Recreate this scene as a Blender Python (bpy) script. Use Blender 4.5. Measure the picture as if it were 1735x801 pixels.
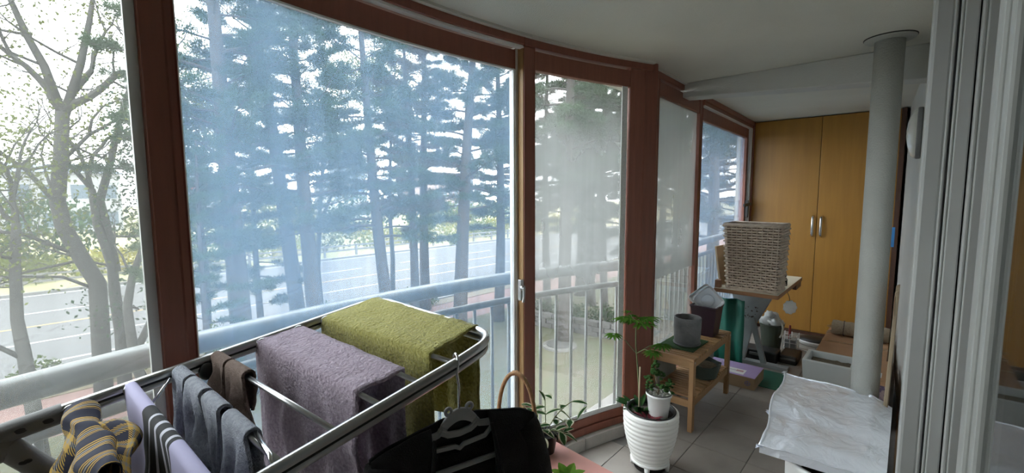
import bpy, math, random
import numpy as np
from mathutils import Vector, Matrix, noise

for _o in list(bpy.data.objects): bpy.data.objects.remove(_o)
SC = bpy.context.scene
COL = SC.collection
PI = math.pi

# ---------------------------------------------------------------- camera, sky, exposure
def setup_camera():
    yaw, pitch, roll = math.radians(41.7), math.radians(5.43), math.radians(0.24)
    fw = Vector((-math.sin(yaw)*math.cos(pitch), math.cos(yaw)*math.cos(pitch), -math.sin(pitch)))
    r0 = Vector((math.cos(yaw), math.sin(yaw), 0)); u0 = r0.cross(fw)
    r = math.cos(roll)*r0 - math.sin(roll)*u0; u = r.cross(fw)
    cam = bpy.data.cameras.new('camera'); ob = bpy.data.objects.new('camera', cam); COL.objects.link(ob)
    m = Matrix((r, u, -fw)).transposed().to_4x4(); m.translation = Vector((0, 0, 1.52))
    ob.matrix_world = m
    cam.sensor_width = 36; cam.sensor_fit = 'HORIZONTAL'; cam.lens = 755/1735*36
    cam.clip_start = 0.02; cam.clip_end = 600
    SC.camera = ob
setup_camera()
W = bpy.data.worlds.new('overcast_sky'); SC.world = W; W.use_nodes = True
_bg = W.node_tree.nodes['Background']
_bg.inputs['Color'].default_value = (0.93, 0.965, 1.0, 1); _bg.inputs['Strength'].default_value = 2.0
SC.view_settings.view_transform = 'Standard'; SC.view_settings.look = 'None'
SC.view_settings.gamma = 1.0; SC.view_settings.use_curve_mapping = False
SC.view_settings.exposure = 2.55
SC.cycles.max_bounces = 10; SC.cycles.diffuse_bounces = 6; SC.cycles.transparent_max_bounces = 24
SC.cycles.transmission_bounces = 6; SC.cycles.glossy_bounces = 4

# ---------------------------------------------------------------- materials
MATS = {}
def _new(name):
    m = bpy.data.materials.new(name); m.use_nodes = True
    nt = m.node_tree; nt.nodes.clear()
    return m, nt, nt.nodes, nt.links
def mat(name, col, rough=0.6, metal=0.0, vary=0.12, scale=6.0, bump=0.0, bscale=60.0, col2=None, spec=0.5,
        trans=0.0, coat=0.0, stretch=(1, 1, 1), detail=4.0, sheen=0.0, contrast=(0.3, 0.7), rnd=0.0):
    """principled material: base colour broken by noise, fine relief by a second noise"""
    if name in MATS: return MATS[name]
    m, nt, N, L = _new(name)
    out = N.new('ShaderNodeOutputMaterial'); b = N.new('ShaderNodeBsdfPrincipled'); L.new(b.outputs[0], out.inputs[0])
    b.inputs['Roughness'].default_value = rough; b.inputs['Metallic'].default_value = metal
    b.inputs['Specular IOR Level'].default_value = spec
    if coat: b.inputs['Coat Weight'].default_value = coat
    if sheen: b.inputs['Sheen Weight'].default_value = sheen; b.inputs['Sheen Roughness'].default_value = .5
    if trans: b.inputs['Transmission Weight'].default_value = trans
    tc = N.new('ShaderNodeTexCoord'); mp = N.new('ShaderNodeMapping'); mp.inputs['Scale'].default_value = stretch
    L.new(tc.outputs['Object'], mp.inputs[0])
    nz = N.new('ShaderNodeTexNoise'); nz.inputs['Scale'].default_value = scale; nz.inputs['Detail'].default_value = detail
    L.new(mp.outputs[0], nz.inputs['Vector'])
    rp = N.new('ShaderNodeValToRGB')
    c2 = col2 if col2 else tuple(max(0, c*(1-vary)) for c in col)
    c1 = col if col2 else tuple(min(1, c*(1+vary)) for c in col)
    rp.color_ramp.elements[0].position = contrast[0]; rp.color_ramp.elements[1].position = contrast[1]
    rp.color_ramp.elements[0].color = (*c2, 1); rp.color_ramp.elements[1].color = (*c1, 1)
    L.new(nz.outputs['Fac'], rp.inputs[0])
    src = rp.outputs[0]
    if rnd:
        oi = N.new('ShaderNodeObjectInfo'); hs = N.new('ShaderNodeHueSaturation'); mr = N.new('ShaderNodeMapRange')
        mr.inputs[3].default_value = 1-rnd; mr.inputs[4].default_value = 1+rnd
        L.new(oi.outputs['Random'], mr.inputs[0]); L.new(mr.outputs[0], hs.inputs['Value']); L.new(src, hs.inputs['Color'])
        src = hs.outputs[0]
    L.new(src, b.inputs['Base Color'])
    if bump:
        n2 = N.new('ShaderNodeTexNoise'); n2.inputs['Scale'].default_value = bscale; n2.inputs['Detail'].default_value = 6
        L.new(mp.outputs[0], n2.inputs['Vector'])
        bp = N.new('ShaderNodeBump'); bp.inputs['Strength'].default_value = bump; bp.inputs['Distance'].default_value = .01
        L.new(n2.outputs['Fac'], bp.inputs['Height']); L.new(bp.outputs[0], b.inputs['Normal'])
    MATS[name] = m
    return m
def leafmat(name, c1, c2, transl=0.35, scale=1.5, rnd=.15):
    """foliage: diffuse and translucent, colour broken by noise"""
    if name in MATS: return MATS[name]
    m, nt, N, L = _new(name)
    out = N.new('ShaderNodeOutputMaterial'); mx = N.new('ShaderNodeMixShader'); d = N.new('ShaderNodeBsdfDiffuse'); t = N.new('ShaderNodeBsdfTranslucent')
    tc = N.new('ShaderNodeTexCoord'); nz = N.new('ShaderNodeTexNoise'); nz.inputs['Scale'].default_value = scale
    rp = N.new('ShaderNodeValToRGB'); rp.color_ramp.elements[0].position = .35; rp.color_ramp.elements[1].position = .65
    rp.color_ramp.elements[0].color = (*c1, 1); rp.color_ramp.elements[1].color = (*c2, 1)
    oi = N.new('ShaderNodeObjectInfo'); hs = N.new('ShaderNodeHueSaturation'); mr = N.new('ShaderNodeMapRange')
    mr.inputs[3].default_value = 1-rnd; mr.inputs[4].default_value = 1+rnd
    L.new(tc.outputs['Object'], nz.inputs['Vector']); L.new(nz.outputs['Fac'], rp.inputs[0])
    L.new(oi.outputs['Random'], mr.inputs[0]); L.new(mr.outputs[0], hs.inputs['Value']); L.new(rp.outputs[0], hs.inputs['Color'])
    L.new(hs.outputs[0], d.inputs[0]); L.new(hs.outputs[0], t.inputs[0]); mx.inputs[0].default_value = transl
    L.new(d.outputs[0], mx.inputs[1]); L.new(t.outputs[0], mx.inputs[2]); L.new(mx.outputs[0], out.inputs[0])
    MATS[name] = m
    return m
def woodmat(name, c1, c2, axis=1, rough=.45, scale=3.0, bump=.15, coat=0.0):
    """wood: noise stretched along the grain axis"""
    st = [14, 14, 14]; st[axis] = 1.2
    return mat(name, c1, rough=rough, scale=scale, col2=c2, stretch=tuple(st), detail=6, bump=bump, bscale=8, coat=coat, rnd=.12)
def panemat(name, haze_col, base, streak=0.12, patch=0.15, seed=0.0, zfog=None, film=None, tint=(.97, .985, .98), side=.65):
    """window glass with dirt / condensation that scatters daylight: clear share, scattering share, fresnel gloss.
    zfog: (z_lo, z_hi, amount) condensation band in height; film: (z_edge, amount) frosted film above z_edge"""
    m, nt, N, L = _new(name)
    out = N.new('ShaderNodeOutputMaterial')
    tr = N.new('ShaderNodeBsdfTransparent'); tr.inputs[0].default_value = (*tint, 1)
    df = N.new('ShaderNodeBsdfDiffuse'); tl = N.new('ShaderNodeBsdfTranslucent')
    df.inputs[0].default_value = (*haze_col, 1); tl.inputs[0].default_value = (*haze_col, 1)
    hz = N.new('ShaderNodeMixShader'); hz.inputs[0].default_value = side; L.new(df.outputs[0], hz.inputs[1]); L.new(tl.outputs[0], hz.inputs[2])
    geo = N.new('ShaderNodeNewGeometry')
    def noise_(scale, vec, detail=3, off=0.0):
        mp = N.new('ShaderNodeMapping'); mp.inputs['Scale'].default_value = vec; mp.inputs['Location'].default_value = (seed+off, seed*1.7, off)
        nz = N.new('ShaderNodeTexNoise'); nz.inputs['Scale'].default_value = scale; nz.inputs['Detail'].default_value = detail
        L.new(geo.outputs['Position'], mp.inputs[0]); L.new(mp.outputs[0], nz.inputs['Vector']); return nz.outputs['Fac']
    def math_(op, a, b, clamp=False):
        n = N.new('ShaderNodeMath'); n.operation = op; n.use_clamp = clamp
        for i, v in enumerate((a, b)):
            if isinstance(v, (int, float)): n.inputs[i].default_value = v
            else: L.new(v, n.inputs[i])
        return n.outputs[0]
    def rng(v, a, b, c, d):
        n = N.new('ShaderNodeMapRange'); n.interpolation_type = 'SMOOTHSTEP'
        for i, x in zip((1, 2, 3, 4), (a, b, c, d)): n.inputs[i].default_value = x
        L.new(v, n.inputs[0]); return n.outputs[0]
    s1 = rng(noise_(2.2, (6, 6, .25), 4), .35, .7, -streak, streak)      # run-down streaks
    s2 = rng(noise_(1.6, (1, 1, 1), 3, 7.3), .35, .65, -patch, patch)    # cloudy patches
    f = math_('ADD', math_('ADD', s1, s2), base)
    sx = N.new('ShaderNodeSeparateXYZ'); L.new(geo.outputs['Position'], sx.inputs[0]); z = sx.outputs[2]
    if zfog:
        lo, hi, am = zfog
        wob = math_('ADD', z, math_('MULTIPLY', noise_(3, (1, 1, 1), 4, 3.1), .5))
        f = math_('ADD', f, math_('MULTIPLY', math_('MULTIPLY', rng(wob, lo, lo+.45, 0, 1), rng(wob, hi-.4, hi, 1, 0)), am))
    if film:
        f = math_('ADD', f, rng(z, film[0]-.004, film[0]+.004, 0, film[1]))
    f = math_('MINIMUM', math_('MAXIMUM', f, .02), .93)
    mx = N.new('ShaderNodeMixShader'); L.new(f, mx.inputs[0]); L.new(tr.outputs[0], mx.inputs[1]); L.new(hz.outputs[0], mx.inputs[2])
    lw = N.new('ShaderNodeLayerWeight'); lw.inputs[0].default_value = .5
    p5 = math_('MULTIPLY', math_('POWER', lw.outputs['Facing'], 5), .8); fr = math_('ADD', p5, .03, True)
    gl = N.new('ShaderNodeBsdfGlossy'); gl.inputs['Roughness'].default_value = .03
    m2 = N.new('ShaderNodeMixShader'); L.new(fr, m2.inputs[0]); L.new(mx.outputs[0], m2.inputs[1]); L.new(gl.outputs[0], m2.inputs[2])
    L.new(m2.outputs[0], out.inputs[0])
    MATS[name] = m
    return m
def plaidmat():
    """yellow, navy and pale check with twill lines"""
    m, nt, N, L = _new('plaid_cotton')
    out = N.new('ShaderNodeOutputMaterial'); b = N.new('ShaderNodeBsdfPrincipled'); L.new(b.outputs[0], out.inputs[0]); b.inputs['Roughness'].default_value = .9
    tc = N.new('ShaderNodeTexCoord'); sp = N.new('ShaderNodeSeparateXYZ'); L.new(tc.outputs['UV'], sp.inputs[0])
    def band(v, per, ph, width):
        a = N.new('ShaderNodeMath'); a.operation = 'MULTIPLY_ADD'; L.new(v, a.inputs[0]); a.inputs[1].default_value = 1/per; a.inputs[2].default_value = ph
        f = N.new('ShaderNodeMath'); f.operation = 'FRACT'; L.new(a.outputs[0], f.inputs[0])
        c = N.new('ShaderNodeMath'); c.operation = 'LESS_THAN'; L.new(f.outputs[0], c.inputs[0]); c.inputs[1].default_value = width
        return c.outputs[0]
    def mix(f, a, bb):
        n = N.new('ShaderNodeMix'); n.data_type = 'RGBA'
        if isinstance(f, float): n.inputs[0].default_value = f
        else: L.new(f, n.inputs[0])
        for i, v in ((6, a), (7, bb)):
            if isinstance(v, tuple): n.inputs[i].default_value = (*v, 1)
            else: L.new(v, n.inputs[i])
        return n.outputs[2]
    Y_, Nv, Pl = (.52, .33, .07), (.012, .014, .035), (.3, .29, .26)
    cu = mix(band(sp.outputs[0], .062, 0, .5), Y_, Nv); cu = mix(band(sp.outputs[0], .062, .3, .12), cu, Pl)
    cv = mix(band(sp.outputs[1], .062, .2, .5), Y_, Nv); cv = mix(band(sp.outputs[1], .062, .5, .12), cv, Pl)
    s = N.new('ShaderNodeMath'); s.operation = 'ADD'; L.new(sp.outputs[0], s.inputs[0]); L.new(sp.outputs[1], s.inputs[1])
    tw = band(s.outputs[0], .0065, 0, .5)
    L.new(mix(tw, cu, cv), b.inputs['Base Color'])
    return m
def foilmat():
    m, nt, N, L = _new('silver_foil')
    out = N.new('ShaderNodeOutputMaterial'); b = N.new('ShaderNodeBsdfPrincipled'); L.new(b.outputs[0], out.inputs[0])
    b.inputs['Metallic'].default_value = .45; b.inputs['Roughness'].default_value = .33; b.inputs['Base Color'].default_value = (.90, .93, 1.0, 1)
    tc = N.new('ShaderNodeTexCoord'); v = N.new('ShaderNodeTexVoronoi'); v.inputs['Scale'].default_value = 16; v.feature = 'DISTANCE_TO_EDGE'
    nz = N.new('ShaderNodeTexNoise'); nz.inputs['Scale'].default_value = 9; nz.inputs['Detail'].default_value = 6; nz.inputs['Distortion'].default_value = 1.5
    L.new(tc.outputs['Object'], nz.inputs['Vector']); L.new(nz.outputs['Color'], v.inputs['Vector'])
    bp = N.new('ShaderNodeBump'); bp.inputs['Strength'].default_value = .6; bp.inputs['Distance'].default_value = .02
    L.new(nz.outputs['Fac'], bp.inputs['Height'])
    L.new(bp.outputs[0], b.inputs['Normal'])
    return m

M_FRAME = woodmat('red_brown_frame', (.25, .085, .054), (.20, .068, .044), axis=2, rough=.42, bump=.05)
M_LITEDGE = woodmat('lit_sash_edge', (.42, .25, .10), (.33, .19, .08), axis=2)  # window light on the stile's side face, painted in as paler wood
M_WHITE_PVC = mat('white_pvc', (.72, .73, .71), rough=.4, vary=.05)
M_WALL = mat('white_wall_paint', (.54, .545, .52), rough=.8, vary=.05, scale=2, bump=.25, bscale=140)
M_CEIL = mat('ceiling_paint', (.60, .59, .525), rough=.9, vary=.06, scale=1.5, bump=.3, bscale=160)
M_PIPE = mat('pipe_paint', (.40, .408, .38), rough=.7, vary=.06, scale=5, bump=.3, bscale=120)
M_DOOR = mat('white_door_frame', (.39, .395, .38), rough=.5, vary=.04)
M_DARK = mat('dark_gap', (.02, .02, .02), rough=.8)
M_TILE = mat('grey_floor_tile', (.33, .30, .27), rough=.45, col2=(.26, .235, .21), scale=5, detail=8, bump=.12, bscale=60, rnd=.06)
M_GROUT = mat('grout', (.20, .19, .18), rough=.9)
M_KICK = mat('pale_kick_tile', (.42, .40, .37), rough=.5, vary=.1, scale=14, rnd=.05)
M_STEEL = mat('brushed_steel', (.55, .55, .55), rough=.28, metal=1.0, vary=.06, scale=20)
M_CHROME = mat('chrome', (.72, .72, .72), rough=.15, metal=1.0, vary=.02)
M_BLACK = mat('black_plastic', (.018, .018, .018), rough=.45)
M_GREYPL = mat('grey_plastic', (.16, .16, .16), rough=.6, bump=.1, bscale=200)
M_WHITEPL = mat('white_plastic', (.82, .82, .80), rough=.35, vary=.03)

# ---------------------------------------------------------------- mesh helpers
def setp(o, label=None, cat=None, group=None, kind=None):
    if label: o['label'] = label
    if cat: o['category'] = cat
    if group: o['group'] = group
    if kind: o['kind'] = kind
    return o
def E(name, loc, label, cat, group=None, kind=None):
    o = bpy.data.objects.new(name, None); o.empty_display_size = .1; o.location = loc; COL.objects.link(o)
    return setp(o, label, cat, group, kind)
def wloc(o):
    v = Vector((0, 0, 0))
    while o is not None: v = v + o.location; o = o.parent
    return v
class MB:
    """collects shapes in world coordinates, links them as one mesh object"""
    def __init__(s): s.v = []; s.f = []; s.uv = None
    def add(s, vs, fs):
        k = len(s.v); s.v += [tuple(p) for p in vs]; s.f += [tuple(i+k for i in f) for f in fs]; return s
    def box(s, x0, x1, y0, y1, z0, z1):
        return s.add([(x, y, z) for x in (x0, x1) for y in (y0, y1) for z in (z0, z1)],
                     [(0, 1, 3, 2), (4, 6, 7, 5), (0, 4, 5, 1), (2, 3, 7, 6), (0, 2, 6, 4), (1, 5, 7, 3)])
    def hexa(s, p):
        """8 corners: bottom 4 (ccw), top 4"""
        return s.add(p, [(3, 2, 1, 0), (4, 5, 6, 7), (0, 1, 5, 4), (1, 2, 6, 5), (2, 3, 7, 6), (3, 0, 4, 7)])
    def beam(s, a, b, w, h, up=(0, 0, 1)):
        """rectangular bar from a to b, w across, h along up"""
        a = Vector(a); b = Vector(b); d = (b-a).normalized(); u = Vector(up); sd = d.cross(u)
        if sd.length < 1e-4: sd = d.cross(Vector((1, 0, 0)))
        sd.normalize(); u = sd.cross(d).normalized(); sd = sd*(w/2); u = u*(h/2)
        return s.hexa([a-sd-u, b-sd-u, b+sd-u, a+sd-u, a-sd+u, b-sd+u, b+sd+u, a+sd+u])
    def tube(s, pts, r, n=8, cap=True, flat=None, closed=False):
        """tube along a polyline; r number or list"""
        P = [Vector(p) for p in pts]; m = len(P); R = r if isinstance(r, (list, tuple)) else [r]*m
        k = len(s.v); prev = None; rings = []
        for i in range(m):
            if closed: t = P[(i+1) % m]-P[i-1]
            else: t = P[min(i+1, m-1)]-P[max(i-1, 0)]
            if t.length < 1e-9: t = Vector((0, 0, 1))
            t.normalize()
            if prev is None:
                a = Vector((0, 0, 1)) if abs(t.z) < .9 else Vector((1, 0, 0)); nn = t.cross(a).normalized()
            else:
                nn = prev - t*prev.dot(t)
                if nn.length < 1e-6: nn = t.orthogonal()
                nn.normalize()
            prev = nn; bb = t.cross(nn)
            for j in range(n):
                an = 2*PI*j/n; s.v.append(tuple(P[i]+nn*(R[i]*math.cos(an))+bb*(R[i]*math.sin(an))*(flat or 1)))
        mm = m if closed else m-1
        for i in range(mm):
            for j in range(n):
                a0 = k+i*n; a1 = k+((i+1) % m)*n; s.f.append((a0+j, a0+(j+1) % n, a1+(j+1) % n, a1+j))
        if cap and not closed:
            s.f.append(tuple(k+j for j in reversed(range(n)))); s.f.append(tuple(k+(m-1)*n+j for j in range(n)))
        return s
    def lathe(s, c, prof, n=32, ell=1.0, rot=0.0, cap=True):
        """profile [(r,z)] about a vertical axis at c"""
        k = len(s.v)
        for r, z in prof:
            for j in range(n):
                a = 2*PI*j/n+rot; s.v.append((c[0]+r*math.cos(a), c[1]+r*ell*math.sin(a), c[2]+z))
        for i in range(len(prof)-1):
            for j in range(n): s.f.append((k+i*n+j, k+i*n+(j+1) % n, k+(i+1)*n+(j+1) % n, k+(i+1)*n+j))
        if cap and prof[0][0] > 1e-5: s.f.append(tuple(k+j for j in reversed(range(n))))
        if cap and prof[-1][0] > 1e-5: s.f.append(tuple(k+(len(prof)-1)*n+j for j in range(n)))
        return s
    def grid(s, G, uv=None):
        """2-D list of points"""
        k = len(s.v); a = len(G); b = len(G[0])
        for row in G: s.v += [tuple(p) for p in row]
        for i in range(a-1):
            for j in range(b-1): s.f.append((k+i*b+j, k+i*b+j+1, k+(i+1)*b+j+1, k+(i+1)*b+j))
        if uv is not None:
            if s.uv is None: s.uv = []
            for row in uv: s.uv += [tuple(p) for p in row]
        return s
    def ball(s, c, r, n=12, m=8, sq=(1, 1, 1), wob=0.0, seed=0):
        k = len(s.v); c = Vector(c)
        for i in range(m+1):
            th = PI*i/m
            for j in range(n):
                ph = 2*PI*j/n; d = Vector((math.sin(th)*math.cos(ph), math.sin(th)*math.sin(ph), math.cos(th)))
                q = r*(1+wob*noise.noise(d*1.7+Vector((seed, seed*.7, 0))))
                s.v.append((c.x+d.x*q*sq[0], c.y+d.y*q*sq[1], c.z+d.z*q*sq[2]))
        for i in range(m):
            for j in range(n): s.f.append((k+i*n+j, k+i*n+(j+1) % n, k+(i+1)*n+(j+1) % n, k+(i+1)*n+j))
        return s
    def build(s, name, m, parent=None, smooth=False, bevel=0.0, bseg=2, solid=0.0, sub=0, origin=None, kind=None, label=None, soff=0):
        V = np.array(s.v, dtype=float)
        if origin is not None: o_ = Vector(origin)
        elif parent is not None: o_ = wloc(parent)
        else:
            lo, hi = V.min(0), V.max(0); o_ = Vector(((lo[0]+hi[0])/2, (lo[1]+hi[1])/2, lo[2]))
        me = bpy.data.meshes.new(name); me.from_pydata((V-np.array(o_)).tolist(), [], s.f); me.materials.append(m)
        if s.uv is not None:
            ul = me.uv_layers.new(name='UVMap')
            vi = np.zeros(len(me.loops), dtype=np.int32); me.loops.foreach_get('vertex_index', vi)
            ul.data.foreach_set('uv', np.array(s.uv)[vi].astype(np.float32).ravel())
        if smooth: me.polygons.foreach_set('use_smooth', [True]*len(me.polygons))
        me.update()
        ob = bpy.data.objects.new(name, me); COL.objects.link(ob)
        if parent is not None: ob.parent = parent; ob.location = o_-wloc(parent)
        else: ob.location = o_
        if solid:
            md = ob.modifiers.new('thick', 'SOLIDIFY'); md.thickness = solid; md.offset = soff
        if bevel:
            md = ob.modifiers.new('edge', 'BEVEL'); md.width = bevel; md.segments = bseg; md.limit_method = 'ANGLE'; md.angle_limit = math.radians(40)
        if sub:
            md = ob.modifiers.new('sub', 'SUBSURF'); md.levels = sub; md.render_levels = sub
        if kind: ob['kind'] = kind
        if label: ob['label'] = label
        return ob
def clone(o, delta, parent=None):
    """copy of one mesh piece, shifted"""
    c = o.copy(); COL.objects.link(c); c.parent = parent if parent is not None else o.parent; c.location = o.location+Vector(delta); return c
def smooth_angle(o, deg=40):
    o.data.polygons.foreach_set('use_smooth', [True]*len(o.data.polygons))
    try: o.data.set_sharp_from_angle(angle=math.radians(deg))
    except Exception: pass
    return o
def rot2(x, y, a): return (x*math.cos(a)-y*math.sin(a), x*math.sin(a)+y*math.cos(a))
# ---------------------------------------------------------------- the setting
CZ = 2.31
ACX, ACY, AR = 2.44, 1.05, 4.0                      # the bowed window wall
def arcpt(y, off, z=0.0):
    a = math.asin((y-ACY)/AR); return (ACX-(AR+off)*math.cos(a), ACY+(AR+off)*math.sin(a), z)
S0 = Vector((-1.255, 2.72, 0)); S1 = Vector((-1.355, 5.6, 0)); SD = (S1-S0).normalized(); SN = Vector((-SD.y, SD.x, 0))
def linpt(s, off, z=0.0):
    p = S0+SD*s+SN*off; return (p.x, p.y, z)
def ribbon(mb, f, a, b, o0, o1, z0, z1, n):
    ts = [a+(b-a)*i/n for i in range(n+1)]; vs = []
    for t in ts: vs += [f(t, o0, z0), f(t, o1, z0), f(t, o1, z1), f(t, o0, z1)]
    fs = []
    for i in range(n):
        k = 4*i
        for j in range(4): fs.append((k+j, k+4+j, k+4+(j+1) % 4, k+(j+1) % 4))
    fs += [(3, 2, 1, 0), (4*n, 4*n+1, 4*n+2, 4*n+3)]
    return mb.add(vs, fs)
def A_(a, b, o0, o1, z0, z1):
    return ribbon(MB(), arcpt, a, b, o0, o1, z0, z1, max(1, int(abs(b-a)/.06)))
def L_(a, b, o0, o1, z0, z1):
    return ribbon(MB(), linpt, a, b, o0, o1, z0, z1, 1)
def struct(o, label, cat=None):
    setp(o, label, cat, kind='structure'); return o

# floor: grout bed and single tiles
FL = E('floor', (-.7, 2.3, 0), 'grey square stone-look tiles on the balcony floor', 'floor', kind='structure')
MB().box(-1.62, 0.02, -1.6, 6.1, -.12, -.004).build('screed', M_GROUT, FL)
tile0 = None
for i in range(-3, 4):
    for j in range(-15, 11):
        cx, cy = -.753+.3*i, 2.815+.3*j
        wx = arcpt(min(max(cy, -.5), 2.65), 0)[0] if cy < 2.7 else -1.31
        if cx < wx-.02 or cx > .02 or cy > 5.75 or cy < -1.45: continue
        if tile0 is None:
            tile0 = MB().box(cx-.1482, cx+.1482, cy-.1482, cy+.1482, -.008, 0).build('tile', M_TILE, FL, bevel=.0025, origin=(cx, cy, 0)); t0c = (cx, cy)
        else: clone(tile0, (cx-t0c[0], cy-t0c[1], 0))
M_SLAB = mat('slab_concrete', (.16, .16, .15), rough=.9)
SLB = MB().box(-1.2, 2.9, -1.7, 6.2, -.3, -.121); ribbon(SLB, arcpt, -.55, 2.68, -.6, .215, -.3, -.121, 30); ribbon(SLB, linpt, .0, 3.4, -.3, .215, -.3, -.121, 1)
struct(SLB.build('slab', M_SLAB), 'concrete slab edge below the balcony floor', 'slab')
struct(MB().box(0.021, 2.9, -1.7, 4.4, -.12, .0).build('floor_room', woodmat('room_floor', (.35, .22, .12), (.28, .17, .09))), 'wooden floor of the dim room beyond the sliding door', 'floor')
# skirting of pale tiles below the windows
BBD = E('baseboard_left', (-1.3, 2.3, 0), 'pale tile skirting below the bowed windows', 'skirting', kind='structure')
y = -.52
while y < 2.66:
    A_(y+.0015, min(y+.2985, 2.7), -.045, .02, 0, .072).build('tile', M_KICK, BBD, bevel=.002); y += .3
s = .0
while s < 2.85:
    L_(s+.0015, min(s+.2985, 2.88), -.045, .02, 0, .072).build('tile', M_KICK, BBD, bevel=.002); s += .3
# ceiling and beam
struct(MB().box(-1.72, 2.9, -1.7, 6.2, CZ, CZ+.18).build('ceiling', M_CEIL), 'plain off-white painted ceiling above the balcony', 'ceiling')
CV = MB(); ribbon(CV, arcpt, -.52, 2.66, -.035, .0, CZ-.012, CZ, 40); ribbon(CV, linpt, .05, .6, -.03, .0, CZ-.012, CZ, 1)
struct(CV.build('trim_1', M_CEIL), 'rough plaster bead between ceiling and window head', 'trim')
BM = MB().hexa([(-1.33, 3.3, 2.215), (.05, 3.3, 2.125), (.05, 3.45, 2.125), (-1.33, 3.45, 2.215), (-1.33, 3.3, CZ), (.05, 3.3, CZ), (.05, 3.45, CZ), (-1.33, 3.45, CZ)])
struct(BM.build('trim_2', M_WALL, bevel=.006), 'white ceiling beam crossing the balcony beside the pipe', 'beam')
# right wall, door jamb, end wall, room behind
struct(MB().hexa([(.03, 1.70, 0), (.22, 1.70, 0), (.22, 3.8, 0), (.03, 3.8, 0), (.03, 1.70, CZ), (.22, 1.70, CZ), (.22, 3.8, CZ), (.03, 3.8, CZ)]).hexa([(.03, 3.8, 0), (.22, 3.8, 0), (.22, 6.1, 0), (-.064, 6.1, 0), (.03, 3.8, CZ), (.22, 3.8, CZ), (.22, 6.1, CZ), (-.064, 6.1, CZ)]).build('wall_right', M_WALL), 'white painted inner wall with the lamp', 'wall')
struct(MB().box(-1.6, .3, 6.1, 6.2, -.1, CZ).build('wall_end', M_WALL), 'end wall behind the tall cabinet', 'wall')
struct(MB().box(-1.52, -1.365, 5.6, 6.1, -.1, CZ).build('wall_left', M_WALL), 'short wall beside the cabinet', 'wall')
struct(MB().box(-1.95, 2.9, -1.7, -1.6, -.1, CZ).build('wall_back', M_WALL), 'wall at the near end of the balcony', 'wall')
struct(MB().box(2.8, 2.9, -1.6, 4.4, 0, CZ).build('wall_room', M_WALL), 'far wall of the dim room', 'wall')
struct(MB().box(.22, 2.9, 4.3, 4.4, 0, CZ).build('wall_room_end', M_WALL), 'end wall of the dim room', 'wall')
# sliding-door frame in the inner wall
DR = E('door_1', (.1, 1.66, 0), 'white sliding-door frame with stepped vertical profiles', 'door', kind='structure')
def jamb(nm, x0, x1, y0, m, y1=1.9, z1=CZ, bev=.003): return MB().box(x0, x1, y0, y1, 0, z1).build(nm, m, DR, bevel=bev)
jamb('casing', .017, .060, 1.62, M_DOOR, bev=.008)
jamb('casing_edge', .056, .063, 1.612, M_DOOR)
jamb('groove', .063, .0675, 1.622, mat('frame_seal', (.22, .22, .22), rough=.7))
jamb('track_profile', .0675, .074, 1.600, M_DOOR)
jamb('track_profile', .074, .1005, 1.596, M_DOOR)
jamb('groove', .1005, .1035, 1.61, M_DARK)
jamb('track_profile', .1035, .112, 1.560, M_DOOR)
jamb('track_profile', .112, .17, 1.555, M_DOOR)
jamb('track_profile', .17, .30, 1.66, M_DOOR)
MB().box(.04, .3, -1.5, 1.62, 2.16, CZ).build('head', M_DOOR, DR, bevel=.004)
DL = E('sliding_door_leaf', (.06, .2, 0), 'glazed white sliding-door leaf at the right edge of the photo', 'door')
MB().box(.0506, .072, .575, .615, 0, 2.16).build('stile', M_DOOR, DL, bevel=.003)
MB().box(.0545, .066, .548, .575, 0, 2.16).build('glazing_bead', M_DOOR, DL, bevel=.003)
MB().box(.0506, .072, -1.2, .548, 0, .09).build('bottom_rail', M_DOOR, DL, bevel=.003)
MB().box(.0506, .072, -1.2, .548, 2.08, 2.16).build('top_rail', M_DOOR, DL, bevel=.003)
MB().box(.0506, .072, -1.26, -1.2, 0, 2.16).build('stile', M_DOOR, DL, bevel=.003)
MB().box(.060, .065, -1.2, .55, .08, 2.09).build('pane', panemat('door_glass', (.3, .32, .32), .05, .01, .02, 3, tint=(.5, .52, .51)), DL)

# windows
GB = (.42, .62, .90)
P_W1 = panemat('glass_left', (.22, .233, .23), .24, .04, .05, 1.3, tint=(.90, .92, .91))
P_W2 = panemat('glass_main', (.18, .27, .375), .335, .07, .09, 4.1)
P_W3 = panemat('glass_fogged', (.36, .38, .38), .14, .04, .07, 9.2, zfog=(1.05, 2.35, .42))
P_W4 = panemat('glass_film', (.23, .245, .24), .46, .025, .05, 2.7, film=(.93, .26))
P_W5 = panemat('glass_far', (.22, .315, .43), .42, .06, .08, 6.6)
def win(n, label, loc): return E('window_%d' % n, loc, label, 'window', kind='structure')
GT, GBOT = 2.155, .167
w1 = win(1, 'left bowed window pane with grey dust, cut by the photo edge', arcpt(-.1, 0))
w2 = win(2, 'wide bowed window with bluish hazy glass behind the drying rack', arcpt(1.0, 0))
w3 = win(3, 'narrow sliding window with fogged grey glass beside the corner post', arcpt(2.2, 0))
w4 = win(4, 'fogged window with streaky film behind the slatted bench', linpt(.55, 0))
w5 = win(5, 'far window with blue hazy glass beside the cabinet', linpt(1.9, 0))
w6 = win(6, 'window of the near end of the balcony', (-1.3, -1.1, 0))
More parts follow.
